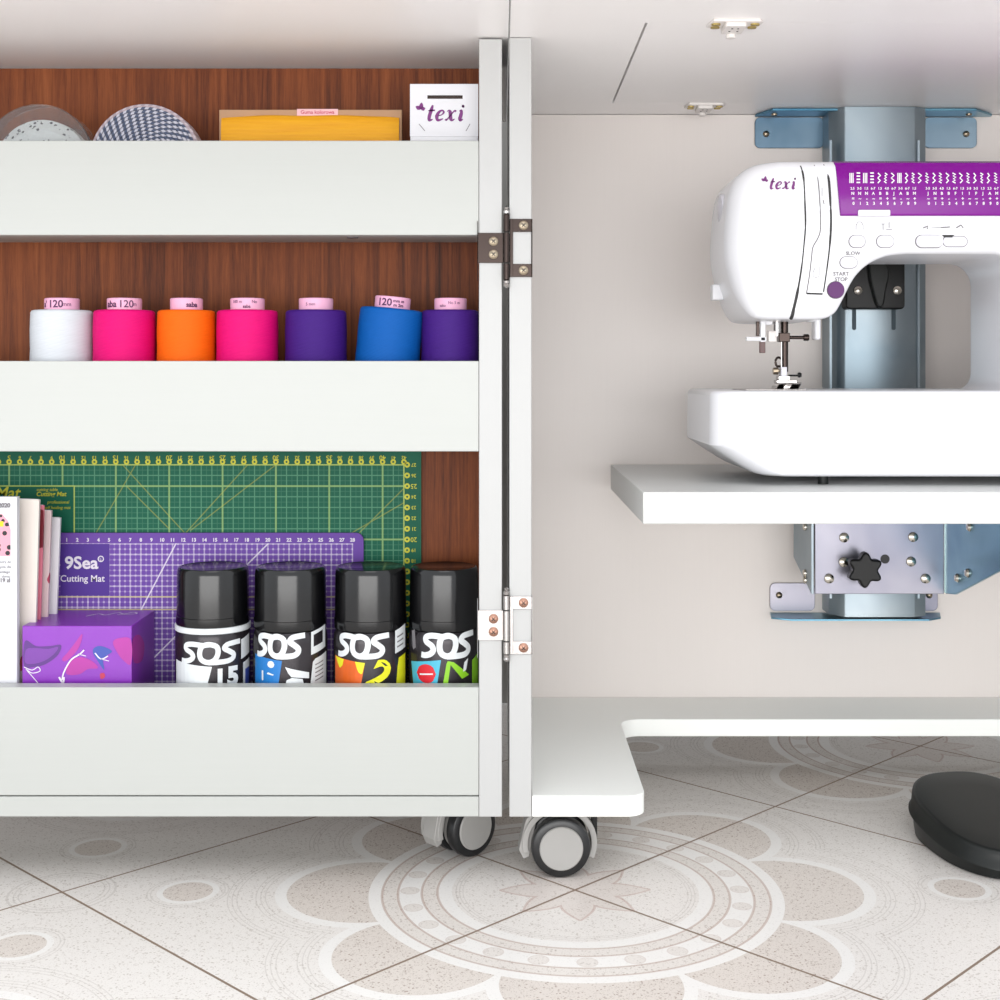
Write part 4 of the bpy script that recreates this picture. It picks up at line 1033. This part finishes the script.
# side light cover and thread cutter on the left end
m = MB().lathe([(.0001, -.0020), (.006, -.0016), (.0092, 0), (.0092, .004)], (0, 0, 0), 'X', 32, cap=False)
m.xf(Matrix.Translation((.2065, 1.262, Z(218, 1.262))) @ Matrix.Rotation(math.radians(-4), 4, 'Y') @ Matrix.Diagonal((1, 1.5, 2.4, 1)))
m.build('side_cover', 'machine_soft', t)
MB().box(X(711, 1.295), X(722, 1.295), 1.285, 1.300, Z(300.5, 1.295), Z(285, 1.295)).build('thread_cutter', 'machine', t, bevel=.001)
# needle group
Yn = 1.262
def nb(name, mat, *boxes, **k):
    m = MB()
    for a, b, c_, d_ in boxes: m.box(X(a, Yn), X(b, Yn), Yn-k.get('d', .003), Yn+k.get('d', .003), Z(d_, Yn), Z(c_, Yn))
    return m.build(name, mat, t, bevel=k.get('bev', .0006))
zhb = Z(318, Yn)
m = MB().cyl((X(777, Yn), Yn, Z(336, Yn)), .0032, Z(316, Yn)-Z(336, Yn), 'Z', 20); m.build('needle_bar', 'chrome', t)
m = MB().cyl((X(784.5, Yn+.004), Yn+.004, Z(372, Yn+.004)), .0034, Z(316, Yn)-Z(372, Yn), 'Z', 20); m.build('presser_bar', 'nickel_dark', t)
nb('needle_clamp', 'nickel_dark', (778, 789, 333, 342), d=.005)
m = MB().cyl((X(788, Yn), Yn, Z(337.5, Yn)), .0016, X(804, Yn)-X(788, Yn), 'X', 16); m.lathe([(.0028, 0), (.0032, .0006), (.0032, .0042), (.0026, .005)], (X(803.5, Yn), Yn, Z(337.5, Yn)), 'X', 18); m.build('clamp_screw', 'nickel_dark', t)
nb('threader', 'machine', (760, 765, 318, 342), (746, 766, 337, 341), (765, 772, 320, 325), d=.003)
nb('threader_hook', 'nickel_dark', (756, 759, 318, 336), d=.002)
nb('threader_tip', plain('brown_plastic', (104, 76, 74), .4), (759.5, 765, 341.5, 353), d=.0025)
nb('lever_guard', 'machine', (813, 819, 316, 340), (806, 819, 316, 322), d=.008, bev=.002)
nb('needle_light', 'fit', (768, 776, 331, 342), d=.003)
m = MB().cyl((X(781.5, Yn-.004), Yn-.004, Z(386, Yn)), .0006, Z(336, Yn)-Z(386, Yn), 'Z', 8); m.build('needle', 'chrome', t)
m = MB().tube(crom([(X(a, Yn-.002), Yn-.002, Z(b, Yn)) for a, b in ((782, 366), (777, 366), (775.5, 361), (778, 357.5), (782, 359))], 5), .0011, 8); m.build('thread_guide', 'nickel_dark', t)
sk = nb('foot_shank', 'machine_soft', (780, 786, 367, 377), d=.005)
nb('foot_bracket', 'chrome', (777, 789, 376, 380), (775, 796, 380, 383.5), d=.006)
m = MB().lathe([(.0030, 0), (.0034, .001), (.0034, .0045), (.0025, .005)], (X(773, Yn), Yn, Z(371, Yn)), 'X', 18); m.cyl((X(778, Yn), Yn, Z(371, Yn)), .0014, .004, 'X', 10); m.build('foot_screw', 'screw', t)
m = MB().lathe([(.0001, 0), (.0022, .0004), (.0026, .002), (.0018, .0036), (.0001, .004)], (X(797, Yn), Yn-.002, Z(375, Yn)), 'X', 16); m.cyl((X(788, Yn), Yn-.002, Z(375.5, Yn)), .0009, .010, 'X', 8); m.build('foot_lever', 'black', t)
pf = MB()
for a, b in ((774, 781), (787, 796)):
    x0_, x1_ = X(a, Yn), X(b, Yn)
    pf.prism([(1.248, zbed+.0026), (1.238, zbed+.006), (1.239, zbed+.0072), (1.249, zbed+.0042), (1.272, zbed+.0040), (1.274, zbed+.0015), (1.250, zbed+.0014)], x0_, x1_, 'YZ')
pf.box(X(780, Yn), X(788, Yn), 1.255, 1.272, zbed+.0015, zbed+.0045)
pf.build('presser_foot', 'chrome', t, bevel=.0003)

# ------------------------------------------------------------------ foot pedal
t = thing('foot_pedal', 'black sewing machine foot pedal lying on the patterned tile floor', 'foot pedal', (.453, 1.252, 0))
def sup(a, b, n_=64, e=2.5, cx=.4525, cy=1.252, rot=math.radians(8)):
    out = []
    for i in range(n_):
        q_ = 2*PI*i/n_; c_, s_ = math.cos(q_), math.sin(q_)
        x_ = a*math.copysign(abs(c_)**(2/e), c_); y_ = b*math.copysign(abs(s_)**(2/e), s_)
        out.append((cx+x_*math.cos(rot)-y_*math.sin(rot), cy+x_*math.sin(rot)+y_*math.cos(rot)))
    return out
def loft(rings):
    n_ = len(rings[0]); vs = [v for r_ in rings for v in r_]
    fs = [(j*n_+i, j*n_+(i+1) % n_, (j+1)*n_+(i+1) % n_, (j+1)*n_+i) for j in range(len(rings)-1) for i in range(n_)]+[tuple(range(n_)), tuple((len(rings)-1)*n_+i for i in range(n_))]
    return MB().add(vs, fs)
A_, B_ = .060, .086
slope = lambda y_, z0, z1: z0+(z1-z0)*min(1, max(0, (y_-1.166)/.172))
base = [[(x_, y_, z_) for x_, y_ in sup(A_*k_, B_*k_)] for k_, z_ in ((.90, .0004), (.93, .001), (.95, .010))]
base += [[(x_, y_, slope(y_, .009, .024)) for x_, y_ in sup(A_*.955, B_*.955)]]
loft(base).build('pedal_base', 'rubber', t, smooth=50)
cov = []
for k_, dz0, dz1 in ((.99, .0095, .0245), (1.015, .010, .026), (1.015, .0115, .028), (.985, .0135, .030), (.970, .021, .043), (.960, .0236, .0468), (.94, .0248, .0484), (.91, .0250, .0488), (.60, .0250, .0486), (.30, .0250, .0486)):
    cov.append([(x_, y_, slope(y_, dz0, dz1)) for x_, y_ in sup(A_*k_, B_*k_)])
loft(cov).build('pedal_cover', 'rubber', t, smooth=50)
v = Vector((.4085, 1.1895, .0135)); MB().lathe([(.0024, 0), (.0024, -.003), (.0012, -.0036)], (v.x+.0045, v.y+.004, v.z), 'Y', 14).build('side_pin', 'bolt', t)
t2 = MB().tube(crom([(.488, 1.325, .014), (.52, 1.345, .010), (.60, 1.37, .0035), (.72, 1.40, .0035), (.9, 1.5, .0035)], 6), .003, 10).build('power_cord', 'black', t)
